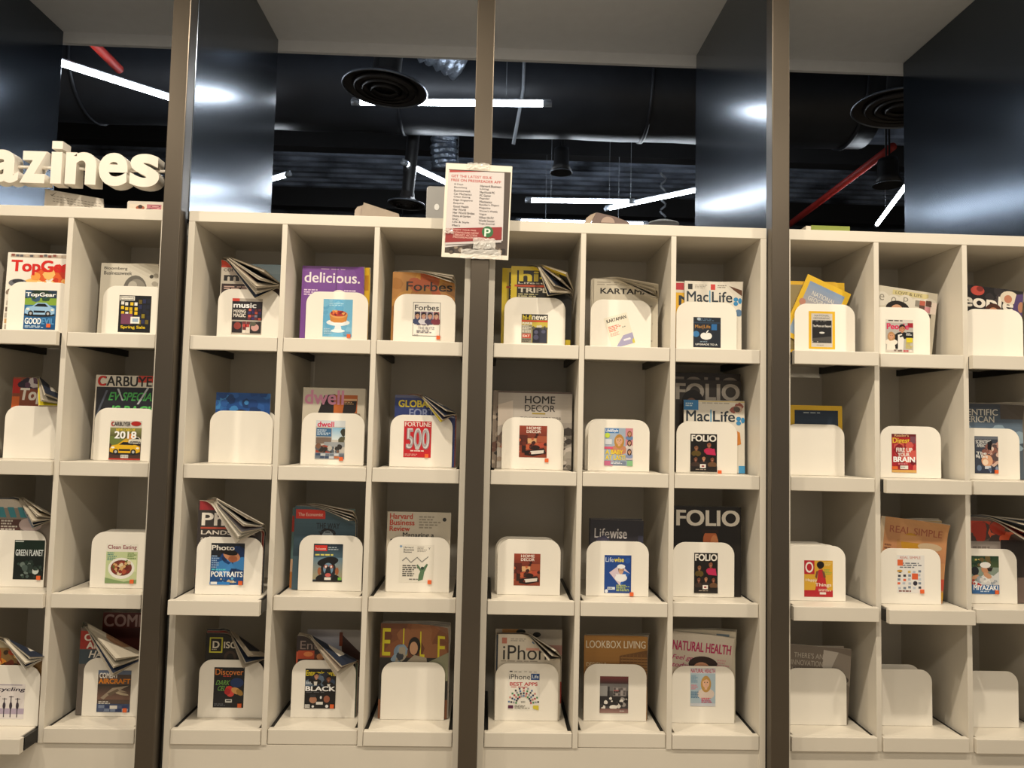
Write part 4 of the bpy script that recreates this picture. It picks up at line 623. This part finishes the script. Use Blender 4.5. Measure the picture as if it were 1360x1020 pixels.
stack('3C1', [(ML([('r', .06, .04, .14, .12, '2a2826'), ('l', .18, .05, .4, .11, 3, 'a8a296', 2), ('r', .46, .04, .54, .12, 'd0403c'), ('l', .58, .05, .8, .1, 2, '8a8478', 3), ('p', [(.78, .06), (1, .12), (1, .2), (.86, .12)], '6a4a3c')]) + [('e', .95, .44, .06, .05, '5a7a9c')], 1.143, .198, .245, .004, 0, 'white technology magazine with blue bar, top row beside the right pillar', 'b8b0a8'),
    (BG('e0ae2c') + [('r', 0, 0, 1, .16, 'd8d0c0'), ('r', 0, .02, .14, .12, 'b8303a'), ('t', .05, .2, .3, .34, 'N', '26313c', .02)], 1.114, .2, .243, .004, 0, 'yellow magazine edging out left behind the white technology one', '999999'), (BG('d0c8bc'), 1.143, .2, .244, .004, 0, 'cream magazine behind the white technology one, top row', '6a8aa8')], (1.25, .252), (1.36, .115), 40, .07, 5)
stack('3C2', [(ML([('r', 0, 0, .24, .14, '3a7fb8'), ('l', .03, .04, .2, .1, 2, 'c8e0f0', 3), ('l', .3, .03, .95, .06, 1, 'b8b0a4', 4), ('b', .76, .07, 1, .16, 6, .05, ['9a5a50', '5a5048', 'c8b0a0'], 3), ('r', .24, .01, 1, .02, 'd8c060')]) + [('p', [(.82, .4), (.92, .44), (.94, .6), (.88, .62)], 'd88a3c'), ('r', .9, .9, 1, 1, '4a9cd0')], 1.144, .21, .246, .004, 0, 'white technology magazine with blue corner box, second row', 'c8c0b4')])
FOL = lambda bg, c: BG(bg) + [('t', .03, .04, .98, .22, 'FOLIO', c, .03)]
stack('3C2', [(FOL('3a3430', 'b8b0a6') + [('e', .28, .24, .16, .13, '1a1412'), ('e', .26, .28, .09, .08, '8a6450'), ('p', [(.2, .4), (.4, .2), (.7, .34), (.6, .5)], '1f1916')], 1.117, .235, .318, .004, 0, 'dark magazine with grey masthead just behind the white one, second row', '222222'),
    (FOL('2a2422', '8f857c'), 1.112, .24, .342, .004, 0, 'tallest dark magazine at the back, second row beside the right pillar', '222222')], off=.03)
stack('3C3', [(FOL('17120f', 'e6dfd2') + [('e', .52, .38, .13, .14, '100c0a'), ('e', .54, .38, .11, .12, 'c0683c'), ('e', .6, .41, .06, .09, 'd88a58'), ('r', .42, .26, .66, .3, '2a1810'), ('e', .4, .48, .1, .05, 'b86a44', -20), ('p', [(.36, .62), (.46, .48), (.62, .48), (.78, .6), (.8, .7)], '3a1f16')], 1.113, .228, .298, .005, 0, 'black magazine with big white masthead and orange lit face', '222222'),
    (FOL('1f1916', 'a8a094'), 1.107, .228, .299, .004, 0, 'black magazine edging out behind the one with the orange lit face', '222222')])
stack('3C4', [(BG('d3c8b8') + [('g', 0, 0, 1, .5, 'd8cebf', 'c8bcac'), ('t', .02, .1, .97, .215, 'NATURAL HEALTH', 'b52a60', .03), ('t', .02, .27, .5, .34, 'Feel great', 'b54070', .012, .03), ('t', .02, .36, .32, .43, 'today', 'b54070', .012, .03), ('e', .54, .36, .24, .1, '2c1a16'), ('e', .52, .43, .15, .1, 'c89070'), ('l', .76, .28, .96, .4, 4, 'd0a0a0', 3)], 1.088, .208, .277, .0035, 5, 'pale health magazine with magenta masthead, bottom row', 'b8b0a4'),
    (BG('cdc4b2') + [('t', .1, .03, .5, .08, 'Dine west', '6a6458'), ('r', .7, .04, .9, .07, '6a7a86'), ('l', .2, .1, .9, .13, 1, 'a8a090')], 1.113, .21, .298, .0035, 0, 'cream magazine behind the pale health one, bottom row', 'a8a294'), (BG('b8b2a0'), 1.115, .212, .3, .0035, 0, 'grey green magazine third behind the pale health one', '98948a')], (1.16, .315), (1.345, .21), 26, .1, 3)
NG = BG('dcb326') + [('r', .1, .08, .9, .93, '8aa0b8'), ('g', .1, .08, .9, .6, '8096b4', 'b8a898'), ('t', .24, .2, .76, .27, 'NATIONAL', 'd8d4cc', .006), ('t', .2, .29, .82, .36, 'GEOGRAPHIC', 'd8d4cc', .006), ('e', .12, .42, .07, .05, 'b8806c'), ('p', [(.4, .6), (.5, .46), (.6, .6)], '8a6a6a'), ('e', .5, .54, .3, .08, 'c8b09c')]
stack('4A1', [(NG, 1.470, .163, .228, .0045, 24, 'tilted yellow framed magazine with pale blue picture', 'b8941f'), (BG('d0a424') + [('r', .06, .05, .94, .95, '8a7a50')], 1.486, .175, .250, .0045, 0, 'upright yellow magazine behind the tilted one, showing at left', '999999'), (BG('d8ae28'), 1.522, .172, .249, .0045, 0, 'upright yellow magazine at back, showing right of the tilted one', '999999')])
stack('4A2', [(BG('d9b024') + [('r', .08, .07, .92, .94, '1f2c3c'), ('g', .08, .07, .92, .5, '16263a', '33475a'), ('l', .25, .1, .75, .125, 1, 'a8b0b4'), ('b', .15, .38, .85, .5, 24, .06, ['a8aca8', '7a8284', 'c8c8c0', '4a5660'], 4)], 1.513, .18, .237, .005, 0, 'yellow framed magazine with navy mountain picture', 'b8941f')])
stack('4A4', [(BG('766b60') + [('t', .1, .1, .56, .17, "THERE'S AN", 'b8b0a4', -.002), ('t', .06, .2, .56, .27, 'INNOVATION', 'b8b0a4', -.002), ('t', .06, .3, .54, .37, 'IN ALL OF US', 'b8b0a4', -.002), ('p', [(.56, .04), (.8, .06), (.66, .36), (.56, .3)], 'bab2a8'), ('p', [(.8, .06), (1, .1), (1, .5), (.66, .36)], '8f857a'), ('e', .82, .42, .16, .06, '4a3f38')], 1.485, .215, .245, .004, 4, 'grey brown magazine with outlined lettering, slightly tilted', '5a5048'), (BG('958a7e'), 1.498, .195, .252, .004, 0, 'grey magazine upright behind the tilted grey brown one', '5a5048')])
stack('4B1', [(BG('c9c2b0') + [('r', .25, .035, .85, .11, 'c8bc88'), ('t', .3, .05, .75, .095, 'LOVE & LIFE', '4a4238', .004)] + [('e', .08+.2*i, .2+.03*(i % 2), .13, .11, 'd6d0c2') for i in range(5)] + [('t', .04+.2*i, .13+.02*(i % 2), .12+.2*i, .23+.02*(i % 2), 'eople'[i], '8a8478', -.008) for i in range(5)] + [('e', .36, .33, .2, .13, '1a1412'), ('e', .35, .37, .11, .11, 'c89878'), ('m', .72, .14, 1, .32, 3, 2, ['c88a90', 'b05a48', 'e8d8cc', '5a4038'], 4), ('r', .78, .34, .92, .4, '3c2c24')], 1.793, .212, .225, .0035, 7, 'pale celebrity magazine with black haired woman, tilted right', 'b8b0a4'),
    (BG('b8ac98') + [('r', .5, .0, .9, .12, 'b0503c'), ('r', .7, .03, .95, .1, '2a2422')], 1.786, .175, .232, .0035, 5, 'celebrity magazine behind the one with the black haired woman', '8a8478')])
stack('4B3', [(BG('c08a5c') + [('r', 0, 0, .06, 1, 'cbb89c'), ('g', .06, 0, 1, .5, 'c4905f', 'b98058'), ('t', .14, .1, .92, .19, 'REAL SIMPLE', 'a05a40', .008), ('r', .26, .27, .6, .6, 'b5824c'), ('e', .46, .3, .14, .13, 'b8861f'), ('r', .3, .2, .62, .29, 'c4905f'), ('e', .75, .32, .18, .05, 'c0a888'), ('l', .08, .34, .22, .5, 4, '7a5038', 3), ('t', .42, .37, .9, .44, 'Treat in December', '3a2418', .004), ('r', .92, .7, 1, .84, 'c04a34'), ('r', .92, .86, 1, .96, 'c8962c')], 1.768, .228, .262, .004, 6, 'peach coloured magazine with yellow half circle and bent corner', 'a89078')]
    + rears(3, 1.782, .215, .27, 'the peach coloured stack', 44, th=.004), (1.86, .285), (2.06, .19), 40, .09, 8)
stack('4C1', [(BG('1c191b') + [('b', .3, .02, .75, .2, 6, .06, ['2f2a2c', '3c3438'], 3), ('e', .2, .07, .12, .07, 'b8483c'), ('e', .24, .04, .06, .04, '7a2a24'), ('t', -.06, .12, .84, .38, 'eople', 'e6dfd2', .03), ('e', .76, .12, .16, .1, 'd8ccb8'), ('e', .74, .14, .07, .06, 'b87a60'), ('e', .5, .35, .15, .12, '4a2a1c'), ('e', .5, .41, .115, .12, 'c08664'), ('r', .42, .4, .48, .412, '3a2018'), ('r', .52, .4, .58, .412, '3a2018'), ('p', [(.88, .06), (1, .04), (1, .4), (.8, .7), (.76, .6)], '4c3a6a'), ('e', .97, .24, .05, .08, 'a8785c')], 2.100, .202, .238, .004, 5.5, 'black magazine with big white rounded masthead, far right', '4a3a5a')])
stack('4C2', [(BG('4f5c6a') + [('g', 0, 0, 1, .5, '3a3f48', '6a8096'), ('t', -.1, .07, .6, .155, 'SCIENTIFIC', 'd4d0c6', .012), ('t', -.1, .165, .54, .25, 'AMERICAN', 'd4d0c6', .012), ('r', .64, 0, 1, .2, '4c453f'), ('b', 0, .3, 1, .6, 16, .12, ['6c88a0', '54687c', '8aa0b0', '3c4c5c'], 4), ('e', .75, .5, .2, .1, '8fb0c4')], 2.100, .215, .256, .004, 0, 'grey blue science magazine with white uppercase masthead, far right', '4a4a4a'),
    (BG('7a7268'), 2.110, .222, .258, .004, 0, 'grey magazine behind the grey blue science one', '8a8478'), (BG('a09684'), 2.115, .222, .26, .004, 0, 'pale magazine third behind the grey blue science one', '8a8478')], (2.2, .27), (2.36, .15), 30, .1, 3)
stack('4C3', [(BG('6a5a52') + [('r', 0, .04, 1, .22, 'b8402a'), ('b', 0, .04, .8, .3, 16, .1, ['c04a30', 'a8341f', 'd8603c', '4a3a34'], 5), ('r', 0, .28, .5, .6, '9a9088'), ('l', .04, .34, .44, .5, 3, '7a7068', 3), ('r', .5, .26, 1, .7, '2a2220')], 2.112, .21, .282, .0045, 0, 'curled red orange magazine above the golfer card', '8c4038')]
    + rears(3, 2.114, .21, .281, 'the stack above the golfer card', 48, th=.0045), (2.11, .292), (2.315, .19), 115, .018, 14)

# ------------------------------------------------------------------ pillars, partition panels, ceiling, floor
def pillar(x0, x1, label, fin=None):
    root = thing('pillar', V((x0+x1)/2, 0, -H), label, 'pillar', 'bronze metal pillars')
    m = MB(); m.box(V(x0, -.042, -H), V(x1, -.0005, 1.074)); m.build('face_channel', PIL, root, bevel=.0025)
    xm = (x0+x1)/2
    m = MB(); m.box(V(xm-.018, 0, -H), V(xm+.018, .04 if fin else .2, 1.074)); m.build('web', PIL, root)
pillar(-1.566, -1.504, 'bronze metal pillar beyond the left edge', True)
pillar(-.579, -.522, 'bronze metal pillar by the right end of the white letter sign', True)
pillar(.4082, .4672, 'slim bronze metal pillar with the paper notice taped on it')
pillar(1.389, 1.4475, 'bronze metal pillar left of the far right shelving unit', True)
pillar(2.372, 2.43, 'bronze metal pillar beyond the right edge', True)
for x0, x1, l in ((-1.54, -1.5, 'dark glossy partition panel at far left behind the letter sign'), (-.57, -.53, 'dark glossy partition panel right of the left pillar'),
                  (1.404, 1.444, 'dark glossy partition panel left of the right pillar'), (2.385, 2.425, 'dark glossy partition panel at far right above the shelves')):
    o = MB().box(V(x0, .042, .008), V(x1, .944, 1.074)).build('partition_panel', FIN, loc=V((x0+x1)/2, .5, .008), bevel=.002); tag(o, l, 'partition panel', 'dark glossy partition panels')
S = lambda o: tag(o, kind='structure')
S(MB().box(V(-7, -6, 1.075), V(9, .944, 1.2)).build('ceiling', SOF))
S(MB().box(V(-7, .9445, 1.022), V(9, .965, 2.3)).build('trim_1', SOF))
S(MB().box(V(-7, -6, -H-.1), V(9, 9, -H)).build('floor', FLOOR))
S(MB().box(V(-7, 9, -H), V(9, 9.1, 2.3)).build('wall_back', BLK))
S(MB().box(V(-7.1, .97, -H), V(-7, 9, 2.3)).build('wall_left', BLK))
S(MB().box(V(9, .97, -H), V(9.1, 9, 2.3)).build('wall_right', BLK))
m = MB(); m.box(V(-7, .97, 2.2), V(9, 9, 2.3))
for k in range(28): y = 4.3+k*.17; m.box(V(-7, y, 2.13), V(9, y+.07, 2.2))
DECK = mat('black_metal_deck', '6a7280', .5, .2, noise=.9, nscale=2.5, bump=.7, bscale=9)
S(m.build('ceiling_rear', DECK))
for y, z in ((4.6, 1.95), (6.4, 1.9), (8.0, 1.88)):
    tag(MB().box(V(-6.9, y, z), V(8.9, y+.16, z+.24)).build('ceiling_beam', BLKM, loc=V(1, y, z)), 'black ceiling beam, %s behind the big duct' % {4.6: 'nearest', 6.4: 'middle one', 8.0: 'farthest'}[y], 'beam', 'black beams in the far ceiling')

# ------------------------------------------------------------------ letter sign, notice, things on top of the shelves
root = thing('letter_sign', V(-1.0, .02, .13), 'white raised letters threaded on a rod above the far left shelving', 'sign')
MB().tube([V(-1.5, .024, .1335), V(-.58, .024, .1335)], .0055, 12).build('rod', LET, root, smooth=True)
def letter(ch, x0, x1, z0, z1):
    cu = bpy.data.curves.new('letter', 'FONT'); cu.body = ch; cu.offset = .034; cu.resolution_u = 6; cu.extrude = .1
    o = bpy.data.objects.new('letter', cu); me = bpy.data.meshes.new_from_object(o)
    xs = [v.co.x for v in me.vertices]; ys = [v.co.y for v in me.vertices]
    for v in me.vertices:
        v.co = Vector((x0+(v.co.x-min(xs))/(max(xs)-min(xs))*(x1-x0), .001+(.1-v.co.z)/.2*.047, H+z0+(v.co.y-min(ys))/(max(ys)-min(ys))*(z1-z0))) - Vector(ROOTLOC[root.name])
    me.materials.clear(); me.materials.append(LET); me.name = 'letter'
    bpy.data.objects.remove(o); bpy.data.curves.remove(cu)
    n = bpy.data.objects.new('letter', me); COL.objects.link(n); n.parent = root
m = MB(); m.box(V(-.963, .001, .075), V(-.929, .048, .180)); m.box(V(-.963, .001, .190), V(-.929, .048, .216)); m.build('letter', LET, root)
for ch, a, b, c, d in (('a', -1.163, -1.066, .073, .182), ('z', -1.06, -.977, .075, .180), ('n', -.917, -.818, .075, .182), ('e', -.81, -.717, .073, .183), ('s', -.710, -.615, .073, .183)):
    letter(ch, a, b, c, d)

def flat(name, art, x0, x1, z0, z1, y, rot=0, parent=None, loc=None, th=.0005):
    F = frame(x0, z0, x1-x0, z1-z0, rot); m = MB()
    for i, (ps, c) in enumerate(art_polys(art)):
        for p in ps:
            q = clip01(p)
            if len(q) >= 3: m.poly([(F(u, v)[0], y-i*.000025, F(u, v)[1]+H) for u, v in q], c)
    for (u, v), (u2, v2) in (((0, 0), (1, 0)), ((1, 0), (1, 1)), ((1, 1), (0, 1)), ((0, 1), (0, 0))):
        m.poly([(F(u, v)[0], y, F(u, v)[1]+H), (F(u2, v2)[0], y, F(u2, v2)[1]+H), (F(u2, v2)[0], y+th, F(u2, v2)[1]+H), (F(u, v)[0], y+th, F(u, v)[1]+H)], lin('e0d8c8'))
    return m.build(name, PRINT, parent, loc=loc)
NL = ['8 Days', 'Bloomberg', 'Businessweek', 'Car Mechanics', 'Clean Eating', 'Edge Singapore', 'Esquire', 'Good Health', 'Her World', 'Her World Brides', 'Home & Garden', 'Inc.', 'Life & Style', "Men's"]
NR = ['Harvard Business', 'Living', 'MacWorld PC', 'PC Gamer', 'Popular', 'Mechanics', "Reader's Digest", 'Magazine', "Women's Weekly", 'Vogue', 'What Hi-Fi?', 'World Soccer', 'Yoga Journal']
NA = [('r', 0, 0, 1, 1, 'e8e0d0'), ('r', .045, .065, .98, .955, '4a3f38'), ('b', .05, .86, .97, .95, 24, .03, ['3a2f28', '8a7c6c', '5c4f44', '2a2320'], 3), ('p', [(.045, .075), (.885, .075), (.905, .80), (.045, .90)], 'cfc8c6'),
      ('p', [(.06, .075), (.6, .075), (.06, .1)], 'a83a34'), ('t', .09, .122, .7, .15, 'GET THE LATEST ISSUE', 'b8443c', .015), ('t', .09, .165, .84, .193, 'FREE ON PRESSREADER APP', 'b8443c', .015)]
NA += [('t', .14, .213+.0335*i, .14+.019*len(s)+.02, .236+.0335*i, s, '4a4648', .006) for i, s in enumerate(NL)] + [('t', .53, .216+.0335*i, .53+.0185*len(s)+.02, .239+.0335*i, s, '4a4648', .006) for i, s in enumerate(NR)]
NA += [('p', [(.045, .70), (.885, .655), (.885, .79), (.045, .85)], '8f2a2a'), ('t', .16, .70, .5, .72, 'ENJOY YOUR FREE', 'e0b0a4', .015), ('t', .16, .726, .54, .746, 'DOWNLOAD NOW', 'e0b0a4', .015), ('t', .16, .752, .52, .772, 'LIBRARY ACCESS', 'e0b0a4', .015), ('t', .16, .778, .46, .796, 'PRESSREADER', 'e0b0a4', .015),
       ('e', .672, .715, .085, .06, '2c6a3c'), ('t', .625, .68, .715, .765, 'P', 'd8e8d8', .02), ('p', [(.05, .85), (.885, .795), (.885, .82), (.05, .872)], 'c9c2c0')]
nt = thing('paper_notice', V(.418, -.045, -.14), 'laminated paper notice with red heading taped on the middle pillar', 'notice')
flat('sheet', NA, .3135, .5285, -.139, .169, -.0475, 1.2, nt)
TAPE = mat('clear_sticky_tape', 'f4f1ea', .12, alpha=.5)
for cx, cz, w_, h_ in ((.425, .16, .07, .02), (.44, -.128, .13, .03), (.45, -.093, .07, .035), (.335, -.055, .03, .018)):
    rnd = random.Random(int(cx*1000+cz*100)); m = MB(); n, k = 12, 5
    g = [[(cx-w_/2+w_*i/n+rnd.uniform(-.002, .002), -.0515-rnd.uniform(0, .0035), cz+H-h_/2+h_*j/k+rnd.uniform(-.002, .002)) for j in range(k+1)] for i in range(n+1)]
    for i in range(n):
        for j in range(k): m.poly([g[i][j], g[i+1][j], g[i+1][j+1], g[i][j+1]])
    m.build('tape', TAPE, nt)

def card_stand(name, pts, y, m, label, cat, th=.004):
    o = MB().prism([(x, z+H) for x, z in pts], y, y+th).build(name, m, loc=V(sum(p[0] for p in pts)/len(pts), y, 0), bevel=.0006); return tag(o, label, cat)
LFW = mat('white_leaflet_paper', 'cdc6bb', .7, noise=.02)
lf = thing('leaflet', V(-.92, .06, 0), 'white leaflet propped on the far left shelf top below the letters', 'leaflet')
MB().prism([(-1.012, H+.0003), (-.816, H+.0003), (-.821, H+.047), (-1.012, H+.074)], .06, .064).build('sheet', LFW, lf)
m = MB()
for k in range(3):
    for j in range(14): x = -.985+j*.0115; z = .052-.0085*k-(x+.985)*.14; m.poly([(x, .0597, H+z), (x+.008, .0597, H+z-.0011), (x+.008, .0597, H+z-.0026), (x, .0597, H+z-.0015)], lin('6a665e'))
m.poly([(-.995, .0597, H+.057), (-.988, .0597, H+.05), (-.972, .0597, H+.066), (-.988, .0597, H+.055)], lin('77736a')); m.build('printed_lines', PRINT, lf)
mg = thing('magazine', V(-.66, .05, 0), 'small white booklet with tiny pictures on shelf top beside the left pillar', 'magazine')
MB().prism([(a-.66, b+H+.0003) for a, b in outline(.142, .0365, .006)], .04, .046).build('cover', LFW, mg)
flat('picture_strip', [('r', 0, 0, 1, 1, 'd8cdbb'), ('e', .3, .6, .12, .4, 'a05a3c'), ('e', .3, .4, .06, .3, '3a241c'), ('r', .48, 0, .88, 1, 'b8747c'), ('b', .5, .2, .86, 1, 9, .1, ['4a2028', '8a3040', 'd8a0a0'], 3), ('r', .92, .1, 1, 1, 'c8a880')], -.724, -.605, .006, .027, .0392, 0, mg)
fo = thing('folder', V(.09, .06, 0), 'grey card folder on the shelf top left of the notice', 'folder')
MB().prism([(.01, H+.0003), (.075, H+.0003), (.075, H+.046), (.042, H+.058), (.036, H+.052), (.02, H+.047), (.012, H+.035)], .06, .066).build('back_leaf', mat('pale_grey_card', 'a89a8c', .8, noise=.04), fo)
MB().prism([(.035, H+.0003), (.166, H+.0003), (.16, H+.025), (.042, H+.06)], .052, .058).build('front_leaf', KRAFT, fo)
dp = thing('display_panel', V(.34, .2, 0), 'silver grey upright panel with white dot, half hidden by the notice', 'panel')
MB().prism([(a+.335, b+H+.0003) for a, b in outline(.196, .172, .012)], .2, .225).build('casing', GREYP, dp, bevel=.003)
DOT = mat('white_emblem_plastic', 'f4f4f2', .3)
MB().prism([(.275+.0088*math.cos(q*.2618), H+.096+.0118*math.sin(q*.2618)) for q in range(24)], .1985, .2).build('emblem', DOT, dp)
bk = thing('folder', V(.86, .05, 0), 'brown purple box folder with pale round patch on shelf top', 'folder')
MB().prism([(.782, H+.0003), (.80, H+.0003), (.822, H+.047), (.805, H+.04), (.79, H+.028)], .042, .14).build('side_flap', mat('pale_card', 'a59483', .8, noise=.03), bk)
MB().prism([(.801, H+.0003), (.935, H+.0003), (.935, H+.017), (.89, H+.034), (.823, H+.048)], .04, .14).build('box', mat('brown_card', '6b5a55', .7, noise=.05), bk)
MB().prism([(.862+.023*math.cos(q*math.pi/16), H+.013+.021*math.sin(q*math.pi/16)) for q in range(17)], .0385, .0399).build('round_patch', mat('pale_patch', 'a08c80', .7), bk)
gb = thing('book', V(1.61, .1, 0), 'green paperback lying on top of the far right shelving unit', 'book')
MB().box(V(1.533, .031, .0015), V(1.679, .2, .021)).build('pages', PAGE, gb)
m = MB(); m.box(V(1.55, .029, .0212), V(1.682, .203, .0232)); m.box(V(1.53, .029, .0002), V(1.682, .203, .0014)); m.box(V(1.55, .029, .0014), V(1.682, .031, .0212)); m.build('cover', mat('green_cover', '7d8a35', .5, noise=.05), gb)

# ------------------------------------------------------------------ the dark room behind: tubes, duct, diffusers, spotlights, pipes
ZT = 1.3
def tube_light(a, b, label, hang=(.2, .8)):
    A, B = Vector(V(*a)), Vector(V(*b)); d = (B-A).normalized()
    root = thing('tube_light', (A+B)/2, label, 'tube light', 'white tube lights in the dark ceiling')
    MB().tube([A, B], .017, 12).build('tube', TUBE, root, smooth=True)
    for p, s in ((A, -1), (B, 1)): MB().tube([p+d*s*.0005, p+d*s*.055], .019, 10).build('end_cap', CAP, root, smooth=True)
    MB().tube([A-d*.05+Vector((0, 0, .022)), B+d*.05+Vector((0, 0, .022))], .009, 6).build('back_rail', CAP, root)
    for t in hang:
        p = A+(B-A)*t+Vector((0, 0, .03)); MB().tube([p, Vector((p.x, p.y, H+2.19))], .0022, 5).build('hanging_wire', CABLE, root)
def unit(a, b, L): d = (Vector(b)-Vector(a)).normalized(); return tuple(Vector(a)+d*L)
tube_light((-2.06, 1.635, ZT), unit((-2.06, 1.635, ZT), (-1.53, 2.13, ZT), 1.19), 'bright tube light slanting down right above the letter sign', (.72,))
tube_light((-.36, 2.1, ZT), (.76, 2.03, ZT), 'level tube light half hidden behind the round diffuser and middle pillar')
tube_light((-.19, 3.17, ZT), unit((-.19, 3.17, ZT), (.08, 3.56, ZT), 1.05), 'tube light slanting down right, running behind the paper notice', (.6,))
tube_light((-2.1, 4.21, ZT), (-1.19, 3.51, ZT), 'tube light just showing beside the left partition panel', (.5,))
tube_light((.80, 3.97, ZT), (1.64, 3.92, ZT), 'level tube light in the distance right of the notice, upper of two')
tube_light((1.51, 4.12, ZT), unit((1.47, 4.16, ZT), (2.12, 3.56, ZT), 1.12), 'tube light slanting up right towards the right partition panel')
tube_light((.74, 4.63, ZT), (1.9, 4.6, ZT), 'level tube light in the distance just over the shelf top, lower of two')
tube_light((4.05, 4.36, ZT), (3.69, 3.2, ZT), 'steeply slanting tube light over the far right shelving unit', (.3,))
dc = thing('air_duct', V(.6, 2.9, 1.8), 'big round black air duct running across the dark ceiling', 'duct')
m = MB(); n = 37
path = [V(-4+.2*i, 2.9, 1.8) for i in range(n)]
m.tube(path, [.35+.004*math.sin(i*1.7) for i in range(n)], 40).build('pipe', DUCT, dc, smooth=True)
for x in (-2.4, -.2, 1.55, 3.05): MB().tube([V(x-.012, 2.9, 1.8), V(x+.012, 2.9, 1.8)], .362, 40).build('joint_ring', DUCT, dc, smooth=True)
def flex_duct(pts, rad, label):
    P = [Vector(V(*p)) for p in pts]; path = []; rr = []
    for i in range(len(P)-1):
        for k in range(14): t = k/14; path.append(P[i].lerp(P[i+1], t))
    path.append(P[-1]); rnd = random.Random(len(label))
    rr = [rad*(1+.10*math.sin(i*2.1)+rnd.uniform(-.05, .05)) for i in range(len(path))]
    o = MB().tube(path, rr, 24).build('flexible_duct', FLEX, loc=P[0], smooth=True); tag(o, label, 'flexible duct')
flex_duct([(-.12, 2.2, 1.98), (.0, 2.25, 1.80), (.24, 2.38, 1.73)], .13, 'crumpled silver flexible duct near the ceiling beside the round diffuser')
flex_duct([(.03, 4.25, 2.14), (.0, 4.34, 1.92), (.02, 4.36, 1.70)], .12, 'crumpled silver flexible duct dropping below the big duct left of the notice')
CONE = mat('brown_black_cone', '2b2624', .5, noise=.1)
def diffuser(c, R, label, top=2.19, tilt=math.radians(4)):
    root = thing('ceiling_diffuser', V(*c), label, 'diffuser', 'round black ceiling diffusers')
    C0 = V(*c)
    MB().lathe([(R, 0), (R+.006, .006), (R+.002, .014), (R-.006, .012), (R-.006, .002), (R, 0)], C0, 64).build('rim', RIM, root, smooth=True)
    m = MB()
    m.lathe([(R-.004, .008), (R*.8, .02), (R*.55, .04), (R*.42, .06), (R*.36, .1)], C0, 56)
    m.build('outer_cone', CONE, root, smooth=True)
    for k, q in enumerate((.72, .52, .32)): MB().lathe([(R*q, -.004-.006*k), (R*(q+.06), .012), (R*q*.9, .018), (R*q*.8, .004)], C0, 48).build('inner_cone', CONE, root, smooth=True)
    MB().lathe([(R*.34, .08), (R*.34, top-c[2])], C0, 32).build('neck', BLKM, root, smooth=True)
    root.rotation_euler.y = tilt
diffuser((-.165, 1.79, 1.24), .24, 'large round black diffuser in front of the level tube light, left of middle pillar')
diffuser((2.86, 1.80, 1.24), .275, 'round black diffuser half hidden by the far right partition panel')
diffuser((-.19, 3.22, 1.0), .14, 'small round black diffuser just over the shelf top left of the notice', 1.7)
def spot(c, r, top, label):
    root = thing('spotlight', V(*c), label, 'spotlight', 'black hanging spotlights')
    MB().lathe([(0, .2), (r*.62, .2), (r*.66, .17), (r*.66, .07), (r, 0), (r*.95, 0), (r*.55, .06), (0, .07)], V(*c), 28).build('shade', BLKM, root, smooth=True)
    MB().lathe([(r, -.001), (r*1.02, .004), (r*.98, .006), (r*.95, -.001)], V(*c), 28).build('rim', RIM, root, smooth=True)
    for dx in (-.012, .012): MB().tube([V(c[0]+dx, c[1], c[2]+.2), V(c[0]+dx, c[1], top)], .007, 8).build('stem', BLKM, root)
spot((1.005, 3.42, 1.36), .092, 2.19, 'black hanging spotlight right of the middle pillar')
spot((3.42, 3.0, 1.2), .11, 2.19, 'black hanging spotlight at far right above the slanting tube')
def pipe(pts, r, m, label, name='sprinkler_pipe', cat='pipe'):
    o = MB().tube([V(*p) for p in pts], r, 14).build(name, m, loc=V(*pts[0]), smooth=True); tag(o, label, cat)
pipe([(-1.862, 1.1, 1.5), (-1.88, 2.2, 1.5)], .028, RED, 'red sprinkler pipe above the bright tube at top left')
pipe([(3.46, 3.0, 1.5), (3.52, 5.6, 1.47)], .03, RED, 'red sprinkler pipe slanting behind the far right opening')
sp = thing('sprinkler_pipe', V(-.1, 5.5, 1.5), 'thin dark red pipe seen low left of the notice', 'pipe')
MB().tube([V(-.6, 5.5, 1.5), V(.35, 5.5, 1.5)], .02, 12).build('pipe', RED, sp, smooth=True)
for x in (-.5, .25): MB().tube([V(x, 5.5, 1.52), V(x, 5.5, 2.2)], .006, 6).build('hanger', BLKM, sp)
pipe([(-1.27, 1.9, 2.19), (-1.27, 1.9, 1.26), (-1.0, 2.35, 1.24)], .008, CABLE, 'bent grey conduit dropping from the ceiling below the left tube', 'conduit', 'conduit')
pipe([(.66, 2.48, 2.19), (.655, 2.5, 1.60), (.60, 2.62, 1.27)], .012, CABLE, 'short pale hanger rod right of the middle pillar', 'hanger_rod', 'rod')
wd = thing('pendant_lamp', V(2.3, 5.5, 1.56), 'small white dish lamp on a twisted cord beyond the shelf top', 'lamp')
MB().lathe([(0, .05), (.08, .045), (.17, .01), (.175, 0), (.15, .004), (0, .012)], V(2.3, 5.5, 1.555), 32).build('dish', LET, wd, smooth=True)
MB().tube([V(2.3+.03*math.sin(k*.9), 5.5, 1.6+.02*k) for k in range(30)], .012, 6).build('cord', CABLE, wd, smooth=True)
